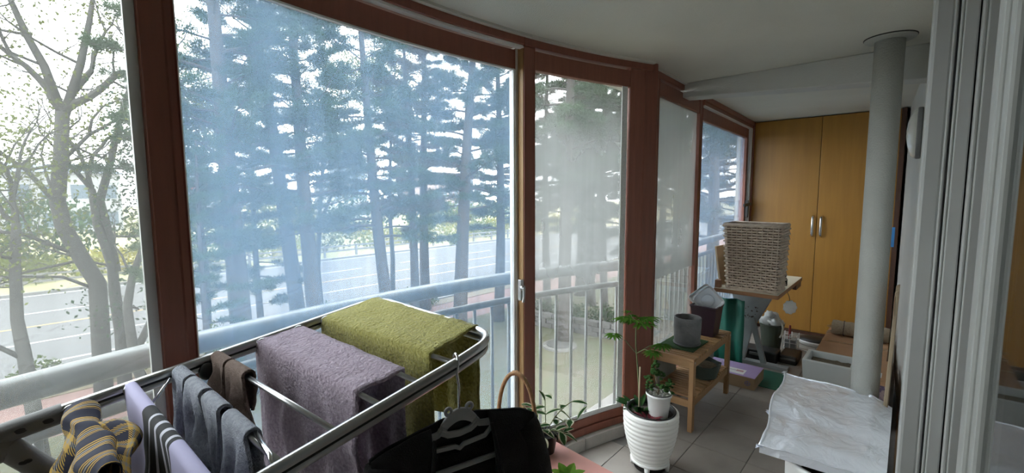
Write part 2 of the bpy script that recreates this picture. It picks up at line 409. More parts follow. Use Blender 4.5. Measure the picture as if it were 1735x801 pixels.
# heads and sills
for nm, par, a, b in (('head', w1, -.53, .29), ('head', w2, .29, 1.77), ('head', w3, 1.77, 2.66)):
    A_(a, b, -.012, .11, 2.262, CZ).build(nm, M_FRAME, par, bevel=.004)
    A_(a, b, -.012, .11, .072, .118).build('sill', M_FRAME, par, bevel=.004)
A_(-.53, 1.775, .0, .03, 2.250, 2.262).build('track_strip', M_WHITE_PVC, w2)
A_(-.53, 1.775, .0, .03, .118, .124).build('track_strip', M_WHITE_PVC, w2)
for nm, par, a, b in (('head', w4, .05, 1.05), ('head', w5, 1.05, 2.88)):
    L_(a, b, -.012, .11, 2.262, CZ).build(nm, M_FRAME, par, bevel=.004)
    L_(a, b, -.012, .11, .072, .118).build('sill', M_FRAME, par, bevel=.004)
L_(1.10, 2.88, .0, .03, 2.226, 2.236).build('track_strip', M_WHITE_PVC, w5)
L_(1.10, 2.88, .0, .11, 2.236, 2.262).build('head', M_FRAME, w5)
def sash(F_, par, a0, a1, b0, b1, o0, o1, pane, gt=GT, right=M_FRAME, top=2.262):
    """stiles a0-a1 and b0-b1, rails between, a pane"""
    F_(a0, a1, o0, o1, .118, top).build('sash_stile', M_FRAME, par, bevel=.004)
    F_(b0, b1, o0, o1, .118, top).build('sash_stile', right, par, bevel=.004)
    F_(a1, b0, o0, o1, gt, top-.012).build('sash_rail', M_FRAME, par, bevel=.004)
    F_(a1, b0, o0, o1, .118, GBOT).build('sash_rail', M_FRAME, par, bevel=.004)
    om = (o0+o1)/2
    F_(a1-.01, b0+.01, om-.0025, om+.0025, GBOT-.01, gt+.01).build('pane', pane, par, smooth=False)
sash(A_, w1, -.53, -.46, .246, .303, .0, .042, P_W1)
A_(.222, .247, .012, .019, GBOT, GT).build('gasket', M_WHITE_PVC, w1)
sash(A_, w2, .29, .343, 1.752, 1.80, .046, .088, P_W2, right=M_WHITE_PVC)
A_(.343, .348, .046, .06, GBOT, GT).build('gasket', M_WHITE_PVC, w2)
A_(.348, 1.744, .046, .062, GT-.007, GT).build('gasket', M_WHITE_PVC, w2)
A_(1.742, 1.752, .046, .06, GBOT, GT).build('gasket', M_WHITE_PVC, w2)
sash(A_, w3, 1.772, 1.843, 2.508, 2.612, .0, .042, P_W3)
A_(1.768, 1.773, .002, .044, .12, 2.255).build('stile_edge', M_LITEDGE, w3, label='edge of the sash, coloured paler for the window light on it')  # thin strip whose pale colour stands in for daylight on the stile
M_BUB = mat('bubble_strip', (.68, .70, .69), rough=.4, vary=.1, scale=120)
A_(2.462, 2.500, .012, .0165, GBOT, GT).build('bubble_wrap_strip', M_BUB, w3)
A_(1.845, 2.46, .012, .0165, GBOT, GBOT+.028).build('bubble_wrap_strip', M_BUB, w3)
# crescent lock
lk = MB(); c0 = Vector(arcpt(1.748, -.0, 1.02)); lk.box(c0.x-.008, c0.x+.012, c0.y-.012, c0.y+.012, .965, 1.075)
lk.tube([c0+Vector((.01, 0, .012)), c0+Vector((.03, -.008, .012)), c0+Vector((.033, -.012, -.03)), c0+Vector((.03, -.014, -.06))], [.008, .008, .006, .008], 8)
lk.ball(c0+Vector((.012, 0, .012)), .016)
lk.build('crescent_lock', M_STEEL, w3, bevel=.002)
# corner post
PO = MB(); a = arcpt(2.612, 0); b_ = arcpt(2.612, .12); c_ = linpt(.115, .12); d_ = linpt(.115, 0); e_ = arcpt(2.70, -.006)
PO.add([(p[0], p[1], z) for z in (.072, CZ) for p in (a, b_, c_, d_, e_)], [(4, 3, 2, 1, 0), (5, 6, 7, 8, 9), (0, 1, 6, 5), (1, 2, 7, 6), (2, 3, 8, 7), (3, 4, 9, 8), (4, 0, 5, 9)])
struct(PO.build('trim_3', M_FRAME, bevel=.004), 'red-brown corner post between two windows behind the white ribbed planter', 'post')
sash(L_, w4, .085, .141, .972, 1.05, .0, .042, P_W4)
sash(L_, w5, 1.05, 1.15, 2.71, 2.78, .03, .072, P_W5, gt=2.125, top=2.236)
L_(2.78, 2.83, .0, .05, .118, 2.236).build('jamb_strip', M_WHITE_PVC, w5, bevel=.002)
L_(2.83, 2.88, -.012, .11, .072, 2.262).build('jamb', M_FRAME, w5, bevel=.003)
hd = MB(); p = Vector(linpt(2.745, .02, 1.40)); hd.box(p.x-.005, p.x+.03, p.y-.016, p.y+.016, 1.25, 1.44)
hd.beam(p+Vector((.045, .03, .0)), p+Vector((.05, -.26, -.01)), .02, .03); hd.beam(p+Vector((0, 0, 0)), p+Vector((.05, 0, 0)), .03, .03)
hd.build('lever_handle', M_BLACK, w5, bevel=.003)
# near end of the balcony, behind the photographer
for (a, b, c, d, z0, z1, nm, m) in ((-1.34, -1.22, -1.6, -.5, .0, .12, 'sill', M_FRAME), (-1.34, -1.22, -1.6, -.5, 2.15, CZ, 'head', M_FRAME), (-1.34, -1.22, -.62, -.5, .12, 2.15, 'sash_stile', M_FRAME), (-1.34, -1.22, -1.6, -1.53, .12, 2.15, 'sash_stile', M_FRAME), (-1.285, -1.28, -1.54, -.61, .11, 2.16, 'pane', P_W1)):
    MB().box(a, b, c, d, z0, z1).build(nm, m, w6)

# balcony railing outside the glass
M_RAIL = mat('grey_painted_rail', (.15, .158, .158), rough=.35, vary=.08, scale=8, metal=.3)
RL = E('balcony_railing', (-1.75, 2.2, -.12), 'grey round-tube balcony railing outside the windows', 'railing')
def railpath(off, z):
    return [arcpt(-.55+3.2*i/46, off, z) for i in range(47)]+[linpt(.12+.35*i, off, z) for i in range(11)]
OFF = .19
MB().tube(railpath(OFF, 1.045), .036, 14).build('top_rail', M_RAIL, RL, smooth=True)
MB().tube(railpath(OFF, .92), .019, 10).build('middle_rail', M_RAIL, RL, smooth=True)
MB().tube(railpath(OFF, .06), .019, 10).build('bottom_rail', M_RAIL, RL, smooth=True)
bal = None
def baluster(p):
    global bal, balp
    if bal is None:
        bal = MB().tube([(p[0], p[1], .06), (p[0], p[1], .92)], .0095, 8).build('baluster', M_RAIL, RL, smooth=True); balp = p
    else: clone(bal, (p[0]-balp[0], p[1]-balp[1], 0))
for i in range(29): baluster(arcpt(-.5+.11*i, OFF))
for i in range(29): baluster(linpt(.2+.11*i, OFF))
post = None
for p in (arcpt(-.52, OFF), arcpt(2.66, OFF), linpt(1.6, OFF), linpt(3.2, OFF)):
    if post is None: post = MB().tube([(p[0], p[1], -.121), (p[0], p[1], 1.03)], .02, 10).build('post', M_RAIL, RL, smooth=True); pp = p
    else: clone(post, (p[0]-pp[0], p[1]-pp[1], 0))
# ---------------------------------------------------------------- outdoors: ground, road, trees, far buildings
GZ = -4.0
M_LAWN = mat('lawn', (.048, .056, .024), col2=(.066, .058, .036), rough=.95, scale=.9, detail=8, bump=.6, bscale=12)
M_SOIL = mat('bare_soil', (.13, .095, .065), col2=(.10, .09, .05), rough=.95, scale=.8, detail=8)
M_ROAD = mat('asphalt', (.062, .062, .064), rough=.85, vary=.06, scale=1.2, detail=8)
M_PAVE = mat('red_paving', (.15, .085, .075), rough=.85, vary=.12, scale=2.5, detail=6)
M_LINE = mat('road_paint', (.32, .32, .31), rough=.7, vary=.05)
M_YLINE = mat('yellow_road_paint', (.3, .19, .06), rough=.7, vary=.05)
M_KERB = mat('kerb_concrete', (.14, .137, .13), rough=.85, vary=.08)
M_FIELD = mat('far_field', (.20, .20, .09), col2=(.26, .22, .15), rough=.95, scale=.15, detail=8)
struct(MB().box(-14.4, 8, -60, 90, GZ-.4, GZ).build('lawn', M_LAWN), 'patchy lawn below the balcony', 'lawn')
struct(MB().box(-17.4, -14.4, -60, 90, GZ-.4, GZ-.02).build('sidewalk', M_PAVE), 'reddish paved sidewalk along the near side of the road', 'sidewalk')
struct(MB().box(-18.3, -17.4, -60, 90, GZ-.4, GZ).build('verge', M_SOIL), 'bare soil verge with hedge plants beside the road', 'verge')
RD = E('road', (-27, 15, GZ), 'wide grey asphalt road with white lane lines', 'road', kind='structure')
MB().box(-37, -18.5, -60, 120, GZ-.4, GZ-.06).build('surface', M_ROAD, RD)
kb = MB().box(-18.5, -18.3, -60, 120, GZ-.4, GZ+.06).build('kerb', M_KERB, RD); MB().box(-37.3, -37, -60, 120, GZ-.4, GZ+.06).build('kerb', M_KERB, RD)
dash = None
for x in (-21.4, -31.0):
    for k in range(-7, 16):
        if dash is None: dash = MB().box(x-.08, x+.08, k*7., k*7.+3.5, GZ-.06, GZ-.052).build('lane_dash', M_LINE, RD); dk = (x, k*7.)
        else: clone(dash, (x-dk[0], k*7.-dk[1], 0))
MB().box(-24.75, -24.6, -60, 120, GZ-.06, GZ-.052).build('lane_line', M_LINE, RD)
MB().box(-27.9, -27.75, -60, 120, GZ-.06, GZ-.052).build('lane_line', M_YLINE, RD)
MB().box(-36.5, -36.35, -60, 120, GZ-.06, GZ-.052).build('lane_line', M_LINE, RD)
struct(MB().box(-300, -37.3, -160, 300, GZ-.5, GZ-.02).build('field', M_FIELD), 'open ground beyond the road', 'field')
# footbridge-like guard rail on the far side
GR = E('guard_rail', (-38.2, 20, GZ), 'long low grey guard rail on the far side of the road', 'fence')
for zz in (.45, .85): MB().box(-38.25, -38.15, -30, 70, GZ+zz, GZ+zz+.12).build('rail', M_KERB, GR)
gp = None
for k in range(34):
    if gp is None: gp = MB().box(-38.28, -38.12, -30, -29.84, GZ-.02, GZ+1.0).build('post', M_KERB, GR)
    else: clone(gp, (0, 3.*k, 0))

ORD = ['first', 'second', 'third', 'fourth', 'fifth', 'sixth', 'seventh', 'eighth', 'ninth', 'tenth', 'eleventh', 'twelfth', 'thirteenth', 'fourteenth', 'fifteenth', 'sixteenth']
def rng_dirs(r, n):
    v = r.normal(size=(n, 3)); return v/np.linalg.norm(v, axis=1)[:, None]
def spikes(C, D, L, w, r):
    """thin triangles: centre C, direction D, length L, base width w"""
    n = len(C); a = rng_dirs(r, n); s = np.cross(D, a); s /= (np.linalg.norm(s, axis=1)[:, None]+1e-9)
    w_ = (np.asarray(w)*np.ones(n))[:, None]; L_2 = (np.asarray(L)*np.ones(n))[:, None]
    V = np.stack([C-s*w_/2, C+s*w_/2, C+D*L_2], 1).reshape(-1, 3)
    return V
def leaves(C, size, r, flat=0.0):
    """small diamond leaves"""
    n = len(C); D = rng_dirs(r, n); D[:, 2] *= (1-flat); D /= np.linalg.norm(D, axis=1)[:, None]
    a = rng_dirs(r, n); s = np.cross(D, a); s /= (np.linalg.norm(s, axis=1)[:, None]+1e-9)
    L = (size*r.uniform(.6, 1.3, n))[:, None]
    return np.stack([C, C+D*L*.5+s*L*.32, C+D*L, C+D*L*.5-s*L*.32], 1).reshape(-1, 3)
def soup(name, V, k, m, parent, kind='stuff'):
    """object from loose k-gons"""
    me = bpy.data.meshes.new(name); n = len(V)//k
    me.vertices.add(len(V)); me.vertices.foreach_set('co', V.astype(np.float32).ravel())
    me.loops.add(n*k); me.loops.foreach_set('vertex_index', np.arange(n*k, dtype=np.int32))
    me.polygons.add(n); me.polygons.foreach_set('loop_start', np.arange(0, n*k, k, dtype=np.int32))
    me.update(calc_edges=True); me.materials.append(m)
    o = bpy.data.objects.new(name, me); COL.objects.link(o); o.parent = parent
    if kind: o['kind'] = kind
    return o
M_BARK = mat('pine_bark', (.055, .047, .043), col2=(.032, .029, .027), rough=.95, scale=4, stretch=(1, 1, .3), bump=.5, bscale=14)
M_BARK2 = mat('grey_bark', (.048, .045, .041), col2=(.028, .026, .024), rough=.95, scale=5, stretch=(1, 1, .4), bump=.4, bscale=16)
M_NEED = leafmat('pine_needles', (.022, .046, .024), (.042, .072, .034), .3, .8)
M_NEED2 = leafmat('rust_needles', (.085, .05, .035), (.05, .06, .03), .3, .6)
M_LEAF = leafmat('young_leaves', (.07, .085, .025), (.12, .135, .04), .45, 1.0)
M_LEAFD = leafmat('bush_leaves', (.035, .06, .02), (.08, .10, .03), .4, .6)
M_YEL = leafmat('yellow_bush_leaves', (.26, .22, .045), (.17, .19, .05), .4, .3)

def make_pine(seed, H, r0, first=.30, nb=46, Lmax=3.0, need=M_NEED, dens=1.0):
    """a pine at the origin: trunk, branches, needles under an Empty (label set by the caller)"""
    r = np.random.default_rng(seed); random.seed(seed)
    root = bpy.data.objects.new('pine_tree', None); COL.objects.link(root)
    n = 14; ph = r.uniform(0, 6, 2); tp = []
    for i in range(n+1):
        t = i/n; tp.append(Vector((.16*math.sin(3.1*t+ph[0])-.16*math.sin(ph[0]), .16*math.sin(2.6*t+ph[1])-.16*math.sin(ph[1]), H*t)))
    rr = [r0*(1.18 if i == 0 else 1)*(1-.80*(i/n)**1.2) for i in range(n+1)]
    MB().tube(tp, rr, 10).build('trunk', M_BARK, root, smooth=True, origin=(0, 0, 0))
    def at(h):
        k = min(max(h/H*n, 0), n-1e-3); i = int(k); return tp[i].lerp(tp[i+1], k-i)
    br = MB(); C = []; D = []
    for b in range(nb):
        t = first+(1-first)*((b+r.uniform(0, .7))/nb); h = H*t; az = b*2.4+r.uniform(-.5, .5)
        u = (t-first)/(1-first); Lb = (Lmax*(1-u)**.75+.5)*r.uniform(.6, 1.1)
        if u < .12 and r.random() < .55: Lb *= .55
        el = r.uniform(-.05, .28)+.35*u
        p = at(h); pts = [p]; d = Vector((math.cos(az)*math.cos(el), math.sin(az)*math.cos(el), math.sin(el))); m = 5
        for k in range(m):
            d = (d+Vector((r.normal()*.13, r.normal()*.13, r.normal()*.09+(.05 if k > 2 else -.05)))).normalized()
            p = p+d*(Lb/m); pts.append(p)
        br.tube(pts, [max(.010, .05*(Lb/3)*(1-.75*k/m)) for k in range(m+1)], 4)
        bare = (u < .10 and r.random() < .5)
        nt = int(4+Lb*4.2)
        for q in range(nt):
            f = .25+.75*(q+r.random())/nt; kk = min(f*m, m-1e-3); i = int(kk); a = pts[i].lerp(pts[i+1], kk-i)
            dd = (pts[i+1]-pts[i]).normalized(); sd = dd.cross(Vector((0, 0, 1))).normalized()*(1 if q % 2 else -1)
            td = (dd*r.uniform(.4, 1)+sd*r.uniform(.5, 1.1)+Vector((0, 0, r.uniform(-.1, .28)))).normalized()
            tl = r.uniform(.25, .75)*(1.1-.5*f); e = a+td*tl; br.tube([a, e], [.009, .005], 3, cap=False)
            if bare: continue
            for g in (.55, .8, 1.0): C.append(a.lerp(e, g)); D.append(td)
    br.build('branches', M_BARK, root, origin=(0, 0, 0))
    C = np.array([tuple(c) for c in C]); D = np.array([tuple(d) for d in D]); k = int(32*dens)
    Cn = np.repeat(C, k, 0)+r.normal(size=(len(C)*k, 3))*np.array([.07, .07, .04]); Dn = np.repeat(D, k, 0)*.55+rng_dirs(r, len(C)*k)*.75+np.array([0, 0, .1])
    Dn /= np.linalg.norm(Dn, axis=1)[:, None]
    V = spikes(Cn, Dn, r.uniform(.13, .27, len(Cn)), .022, r)
    soup('needles', V, 3, need, root)
    return root
def copy_tree(root):
    c = root.copy(); COL.objects.link(c)
    for ch in list(root.children):
        d = ch.copy(); COL.objects.link(d); d.parent = c
        if 'kind' in ch: d['kind'] = ch['kind']
    return c
def place(root, x, y, rz, tilt=0.0, tilty=0.0, sc=1.0, label=None, cat='tree', group=None):
    root.location = (x, y, GZ-.05); root.rotation_mode = 'XYZ'
    root.matrix_world = Matrix.Translation((x, y, GZ-.05)) @ Matrix.Rotation(tilt, 4, 'X') @ Matrix.Rotation(tilty, 4, 'Y') @ Matrix.Rotation(rz, 4, 'Z') @ Matrix.Scale(sc, 4)
    return setp(root, label, cat, group)
PV = [make_pine(11, 14.5, .29, .33, 58, 3.0), make_pine(23, 13.5, .24, .30, 56, 2.8), make_pine(37, 15, .26, .37, 52, 2.8), make_pine(41, 12.5, .20, .32, 46, 2.7, M_NEED2), make_pine(59, 11, .15, .22, 40, 2.2)]
used = set()
def pine(v, *a, **k):
    rt = PV[v]
    if v in used: rt = copy_tree(rt)
    used.add(v); return place(rt, *a, **k)
pine(0, -13.5, 4.0, .3, label='thickest straight pine, left of centre behind the wide hazy window')
pine(4, -12.0, 2.9, 1.9, sc=.62, label='pale pine close against the left mullion of the wide window')
pine(2, -15.0, 6.22, 2.6, .085, label='leaning pine trunk, third from the left mullion of the wide window')
pine(0, -14.0, 6.35, 4.0, .055, sc=.92, label='dark pine trunk slanting beside the gap of open sky')
pine(1, -14.5, 9.35, .7, .10, label='slanting pine above the green towel with brownish lower boughs')
pine(3, -15.0, 10.8, 2.2, label='rust-tinged pine in the middle of the wide window')
pine(2, -17.2, 13.0, 1.1, sc=.95, label='slim pine behind the rust-tinged pine')
pine(0, -12.5, 11.0, 5.2, -.10, label='heavy pine leaning right near the right edge of the wide window')
pine(1, -13.2, 13.9, 3.3, -.03, label='pine seen against the white stile of the wide window')
pine(4, -16.0, 5.35, 1.4, sc=.8, label='thin young pine between the two leftmost big trunks')
pine(3, -12.4, 16.4, 4.4, label='pine at the left of the fogged window')
pine(2, -9.3, 13.4, .2, label='nearest pine seen through the fogged window')
pine(0, -13.2, 20.4, 2.0, label='middle pine trunk seen through the fogged window')
pine(1, -11.6, 18.9, 5.0, label='second pine trunk from the right in the fogged window')
pine(4, -10.0, 17.5, .9, sc=1.2, label='rightmost thin pine in the fogged window')
pine(2, -7.9, 15.2, 3.9, label='pine hidden by the right stile of the fogged window')
pine(0, -6.6, 16.8, 1.0, label='pine behind the film-covered window')
pine(1, -4.9, 15.6, 2.9, label='pine with drooping boughs filling the far blue window')
pine(3, -5.6, 20.5, .4, label='rearmost pine at the right of the far blue window')
for i, (x, y, v) in enumerate(sorted(((-20.0, 31, 2), (-16, 27, 1), (-12, 28, 0), (-19, 22, 0), (-9, 25, 2), (-46, 52, 2), (-40, 62, 1), (-45, -4, 2)), key=lambda q: q[1]/-q[0])):
    pine(v, x, y, i*1.3, sc=.9+.05*(i % 3), label='%s distant pine from the left behind the nearer trunks' % ORD[i], group='distant pines behind the nearer trunks')

def grow(mb, tips, p, d, L, r0, lev, r, maxlev, wander=.22, up=.06):
    """recursive bare branch"""
    m = 5 if lev < 2 else 3; pts = [p]; 
    for k in range(m):
        d = (d+Vector((r.normal()*wander*.6, r.normal()*wander, r.normal()*wander*.8+up))).normalized(); p = p+d*(L/m); pts.append(p)
    r1 = r0*(.62 if lev < maxlev else .35)
    mb.tube(pts, [r0+(r1-r0)*k/m for k in range(m+1)], 6 if lev < 2 else (4 if lev == 2 else 3), cap=False)
    if lev >= maxlev-1: tips += [pts[-1], pts[-2]]
    if lev >= maxlev: return
    if lev >= 4 and r.random() < .35: return
    for q in range(2):
        dd = (d+Vector((r.normal()*.45, r.normal()*.6, r.normal()*.35))).normalized(); grow(mb, tips, p, dd, L*r.uniform(.6, .85), r1*.8, lev+1, r, maxlev, wander, up)
    for q in range(2 if lev < 3 else 1):
        k = r.integers(1, m); dd = (d*.4+Vector((r.normal()*.6, r.normal()*.9, r.normal()*.5+.15))).normalized()
        grow(mb, tips, pts[k], dd, L*r.uniform(.4, .7), r1*.5, lev+1, r, maxlev, wander, up)
def bare_tree(seed, base, stems, label, leafm=M_LEAF, leafn=7, lsize=.09, maxlev=4, spread=.25, nm='bare_tree', group=None, L0=1.5):
    """stems: list of (polyline, r_start, r_end); twigs grow from the stems' ends and sides"""
    r = np.random.default_rng(seed); root = E(nm, base, label, 'tree', group); tk = MB(); bm = MB(); tips = []
    for pts, ra, rb in stems:
        P = [Vector(p) for p in pts]; m = len(P)-1
        tk.tube(P, [ra+(rb-ra)*k/m for k in range(m+1)], 9)
        d = (P[-1]-P[-2]).normalized()
        for q in range(3): grow(bm, tips, P[-1], (d+Vector((r.normal()*.3, r.normal()*.45, r.normal()*.3))).normalized(), L0*r.uniform(.8, 1.2), rb*.75, 1, r, maxlev)
        for k in range(1, m):
            if P[k].z > -1.2 and r.random() < .85:
                dd = Vector((r.normal()*.5, r.normal(), r.uniform(-.1, .7))).normalized(); grow(bm, tips, P[k], dd, L0*r.uniform(.7, 1.1), .035, 2, r, maxlev)
    tk.build('trunk', M_BARK2, root, smooth=True); bm.build('branches', M_BARK2, root)
    T = np.array([tuple(t) for t in tips]); Cn = np.repeat(T, leafn, 0)+r.normal(size=(len(T)*leafn, 3))*spread
    o = soup('leaves', leaves(Cn-np.array(base), lsize, r), 4, leafm, root)
    return root
bare_tree(5, (-15, 1.2, GZ), [
    ([(-15, 1.21, -4.05), (-15, 1.27, -1.85), (-15, 1.3, -.65), (-15, 1.07, -.03), (-15, .8, .78), (-15, .74, 1.41), (-15, .88, 2.52), (-15, .97, 3.48)], .20, .13),
    ([(-15, .97, 3.4), (-15.1, .75, 4.51), (-15.2, .52, 5.17), (-15.2, .35, 5.81), (-15.1, .1, 6.6)], .10, .04),
    ([(-15, .98, 3.35), (-14.9, 1.35, 4.63), (-14.9, 1.57, 5.64), (-15, 1.73, 6.5)], .10, .04),
    ([(-15, 1.0, .1), (-14.9, .6, .37), (-14.7, .15, .68), (-14.6, -.4, .8)], .06, .03),
    ([(-15, .76, 1.3), (-14.9, .3, 2.1), (-14.8, -.1, 2.5), (-14.8, -.5, 3.3)], .06, .03), ([(-15, .85, 2.3), (-15.1, 1.4, 3.0), (-15.1, 1.9, 3.4)], .05, .03), ([(-15, 1.28, -.8), (-15, .7, -.4), (-14.9, .1, -.3)], .045, .025)],
    'crooked grey tree with a kinked, forking trunk in the left window', leafn=1, L0=1.5, maxlev=5)
bare_tree(8, (-13.2, -.03, GZ), [([(-13.2, .05, -4.05), (-13.1, .0, -2.7), (-13, -.04, -1.6), (-13, -.08, -.9), (-13, -.02, .3), (-13, .05, 1.0)], .14, .07), ([(-13, -.05, -1.7), (-12.9, -.5, -1.2), (-12.8, -1.1, -1.0)], .05, .03)],
    'slim low tree at the far left edge of the photo', leafn=3, L0=1.1)
bare_tree(13, (-16, 1.7, GZ), [([(-16, 1.75, -4.05), (-16, 1.77, -2.2), (-16, 1.71, -1.2), (-16, 1.71, -.36), (-16, 1.49, .77), (-16, 1.44, 1.7)], .17, .08),
    ([(-16, 1.76, -.53), (-16.1, 1.7, .44), (-16.1, 1.59, 1.39), (-16.2, 1.9, 2.49), (-16.2, 2.15, 3.6), (-16.2, 2.54, 4.91)], .13, .05)],
    'forked tree just left of the brown mullion', leafn=1, L0=1.3, maxlev=5)
bare_tree(21, (-14, 1.56, GZ), [([(-14, 2.15, -4.05), (-14, 1.75, -2.6), (-14, 1.7, -1.14), (-14, 1.84, -.44), (-14, 2.18, .53)], .13, .06), ([(-14, 1.75, -2.4), (-14, 2.3, -1.2), (-14.1, 2.6, -.2), (-14.1, 2.65, 1.5)], .09, .04)],
    'low many-branched tree against the brown mullion', leafm=M_NEED, leafn=6, L0=1.0)
bare_tree(34, (-18, 8.3, GZ), [([(-18, 8.3, -4.05), (-18, 8.2, -1.5), (-18, 8.4, 1.0), (-18, 8.6, 2.6)], .13, .06), ([(-18, 8.3, .2), (-18.1, 9.1, 1.8), (-18.2, 9.8, 3.6)], .08, .04)],
    'bare spreading tree in the bright gap between pine trunks', leafn=8, L0=1.6)
bare_tree(35, (-19.5, 4.6, GZ), [([(-19.5, 4.6, -4.05), (-19.5, 4.7, -1.5), (-19.5, 4.6, 1.0), (-19.5, 4.7, 2.6)], .13, .06)], 'leafy young tree behind the thickest pine', leafn=16, L0=1.5, lsize=.12)
bare_tree(36, (-18.2, 11.8, GZ), [([(-18.2, 11.8, -4.05), (-18.2, 11.9, -1.5), (-18.2, 11.8, 1.0), (-18.2, 12.0, 4.2)], .13, .06)], 'bright green young tree among the pines, right of centre', leafn=18, L0=1.7, lsize=.13)
def bush(seed, c, rx, ry, rz, m, label, n=1500, size=.22, group=None, nm='bush'):
    r = np.random.default_rng(seed); root = E(nm, c, label, 'shrub', group)
    st = MB()
    for k in range(7):
        a = r.uniform(0, 6.3); q = Vector(c)+Vector((math.cos(a)*rx*.6, math.sin(a)*ry*.6, rz*r.uniform(1.0, 1.6))); st.tube([c, Vector(c).lerp(q, .5)+Vector((0, 0, .1*rz)), q], [.03, .02, .01], 4)
    st.build('stems', M_BARK2, root)
    d = rng_dirs(r, n)*(r.uniform(.25, 1, n)**.5)[:, None]; C = d*np.array([rx, ry, rz])+np.array([0, 0, rz*.9])+r.normal(size=(n, 3))*.08*rx; C[:, 2] = np.maximum(C[:, 2], .02)
    soup('leaves', leaves(C, size, r), 4, m, root); return root
rr_ = np.random.default_rng(3)
for i in range(16):
    y0 = -16+i*5.2; bush(100+i, (-41-rr_.uniform(0, 3), y0, GZ), 2.2, 3.0, rr_.uniform(.8, 1.5), (M_YEL, M_LEAFD, M_YEL, M_LEAF)[i % 4], '%s bush from the left in the yellow-green row beyond the road' % ORD[i], 900, .32, 'bushes beyond the road')
for i in range(9):
    y0 = -20+i*10.5; bush(140+i, (-52-rr_.uniform(0, 8), y0, GZ), 3.5, 5.0, rr_.uniform(2.0, 3.4), (M_LEAFD, M_LEAF, M_NEED)[i % 3], '%s tall bushy tree from the left in the belt far beyond the road' % ORD[i], 1300, .5, 'bushy trees far beyond the road', 'bushy_tree')
for i in range(13):
    y0 = -2.5+i*1.35; bush(170+i, (-17.85, y0, GZ), .42, .62, .38+.1*(i % 3), (M_LEAFD, M_LEAF)[i % 2], '%s low hedge plant from the left in the verge beside the road' % ORD[i], 420, .12, 'hedge plants in the verge', 'hedge_plant')
M_DKSH = leafmat('dark_shrub', (.018, .035, .018), (.04, .06, .025), .25, 1.2)
for i in range(9):
    bush(190+i, (-12.4+.85*i, 15.1+.12*i+rr_.uniform(-.2, .2), GZ), .6, .5, .55, M_DKSH, '%s dark clipped shrub from the left behind the stone edging' % ORD[i], 500, .12, 'dark shrubs behind the stone edging', 'garden_shrub')
# stone edging and a round cover in the lawn, below the fogged window
SW = E('stone_edging', (-9.4, 14.3, GZ), 'low grey stone edging across the lawn', 'edging')
M_STONE = mat('edging_stone', (.055, .053, .05), rough=.9, vary=.25, scale=3, bump=.4, bscale=20, rnd=.2)
st0 = None
for row in range(3):
    for k in range(14):
        p = (-12.7+.5*k+.25*(row % 2), 14.2+.07*k, GZ+.2*row)
        if st0 is None: st0 = MB().box(p[0], p[0]+.48, p[1], p[1]+.3, p[2], p[2]+.185).build('stone', M_STONE, SW, bevel=.02); sp0 = p
        else: clone(st0, (p[0]-sp0[0], p[1]-sp0[1], p[2]-sp0[2]))
MH = E('inspection_cover', (-9.2, 12.9, GZ), 'round concrete inspection cover set in the lawn', 'cover')
MB().lathe((-9.2, 12.9, GZ), [(.62, -.02), (.62, .07), (.5, .09)], 28).build('ring', mat('cover_concrete', (.09, .088, .08), rough=.9), MH)
MB().lathe((-9.2, 12.9, GZ), [(.48, .0), (.48, .11), (.1, .125)], 28).build('lid', M_STONE, MH)
# far buildings
M_B1 = mat('far_grey_wall', (.27, .275, .28), rough=.8, vary=.06, scale=.3)
M_B2 = mat('far_white_wall', (.4, .4, .4), rough=.8, vary=.06, scale=.3)
M_BR = mat('far_blue_roof', (.1, .125, .165), rough=.7, vary=.1, scale=.3)
M_BW = mat('far_window_glass', (.10, .13, .16), rough=.2)
M_RED = mat('far_red_sign', (.45, .09, .07), rough=.6); M_BLU = mat('far_blue_sign', (.07, .20, .45), rough=.6)
def building(nm, x, y0, y1, h, depth, wallm, label, floors=2, cols=6, roof=None, sign=None):
    b = E(nm, (x, (y0+y1)/2, GZ), label, 'building')
    MB().box(x-depth, x, y0, y1, GZ-.02, GZ+h).build('wall', wallm, b)
    if roof: MB().hexa([(x-depth-.5, y0-.5, GZ+h), (x+.6, y0-.5, GZ+h), (x+.6, y1+.5, GZ+h), (x-depth-.5, y1+.5, GZ+h), (x-depth, y0+1, GZ+h+1.6), (x-depth*.5, y0+1, GZ+h+1.6), (x-depth*.5, y1-1, GZ+h+1.6), (x-depth, y1-1, GZ+h+1.6)]).build('roof', roof, b)
    else: MB().box(x-depth-.2, x+.2, y0-.2, y1+.2, GZ+h, GZ+h+.4).build('parapet', wallm, b)
    w0 = None; cw = (y1-y0)/cols; fh = (h-.6)/floors
    for i in range(floors):
        for j in range(cols):
            ya = y0+cw*j+cw*.18; za = GZ+.9+fh*i
            if w0 is None: w0 = MB().box(x-.1, x+.06, ya, ya+cw*.64, za, za+fh*.5).build('window', M_BW, b); q = (ya, za)
            else: clone(w0, (0, ya-q[0], za-q[1]))
    if sign: MB().box(x+.06, x+.35, y0+1, y1-1, GZ+h-1.3, GZ+h-.2).build('sign_band', sign, b)
    return b
building('long_hall', -95, -26, 12, 9.0, 14, M_B1, 'long grey hall with blue-grey roof at the far left', 2, 12, M_BR)
building('shop_building', -96, 17, 27, 8.0, 10, M_B2, 'small pale shop building with a red band', 2, 5, None, M_RED)
building('shop_building', -92, 46, 54, 7.6, 9, M_B2, 'small pale building with a blue band in the gap between trunks', 2, 4, None, M_BLU)
building('office_block', -132, 70, 77, 17.5, 10, mat('far_blue_block', (.2, .24, .28), rough=.7, vary=.05), 'pale blue office block above the treetops', 5, 4)
building('apartment_block', -110, 84, 104, 12, 12, mat('far_pink_wall', (.28, .22, .21), rough=.8), 'pinkish low block behind the right-hand pines', 3, 9)
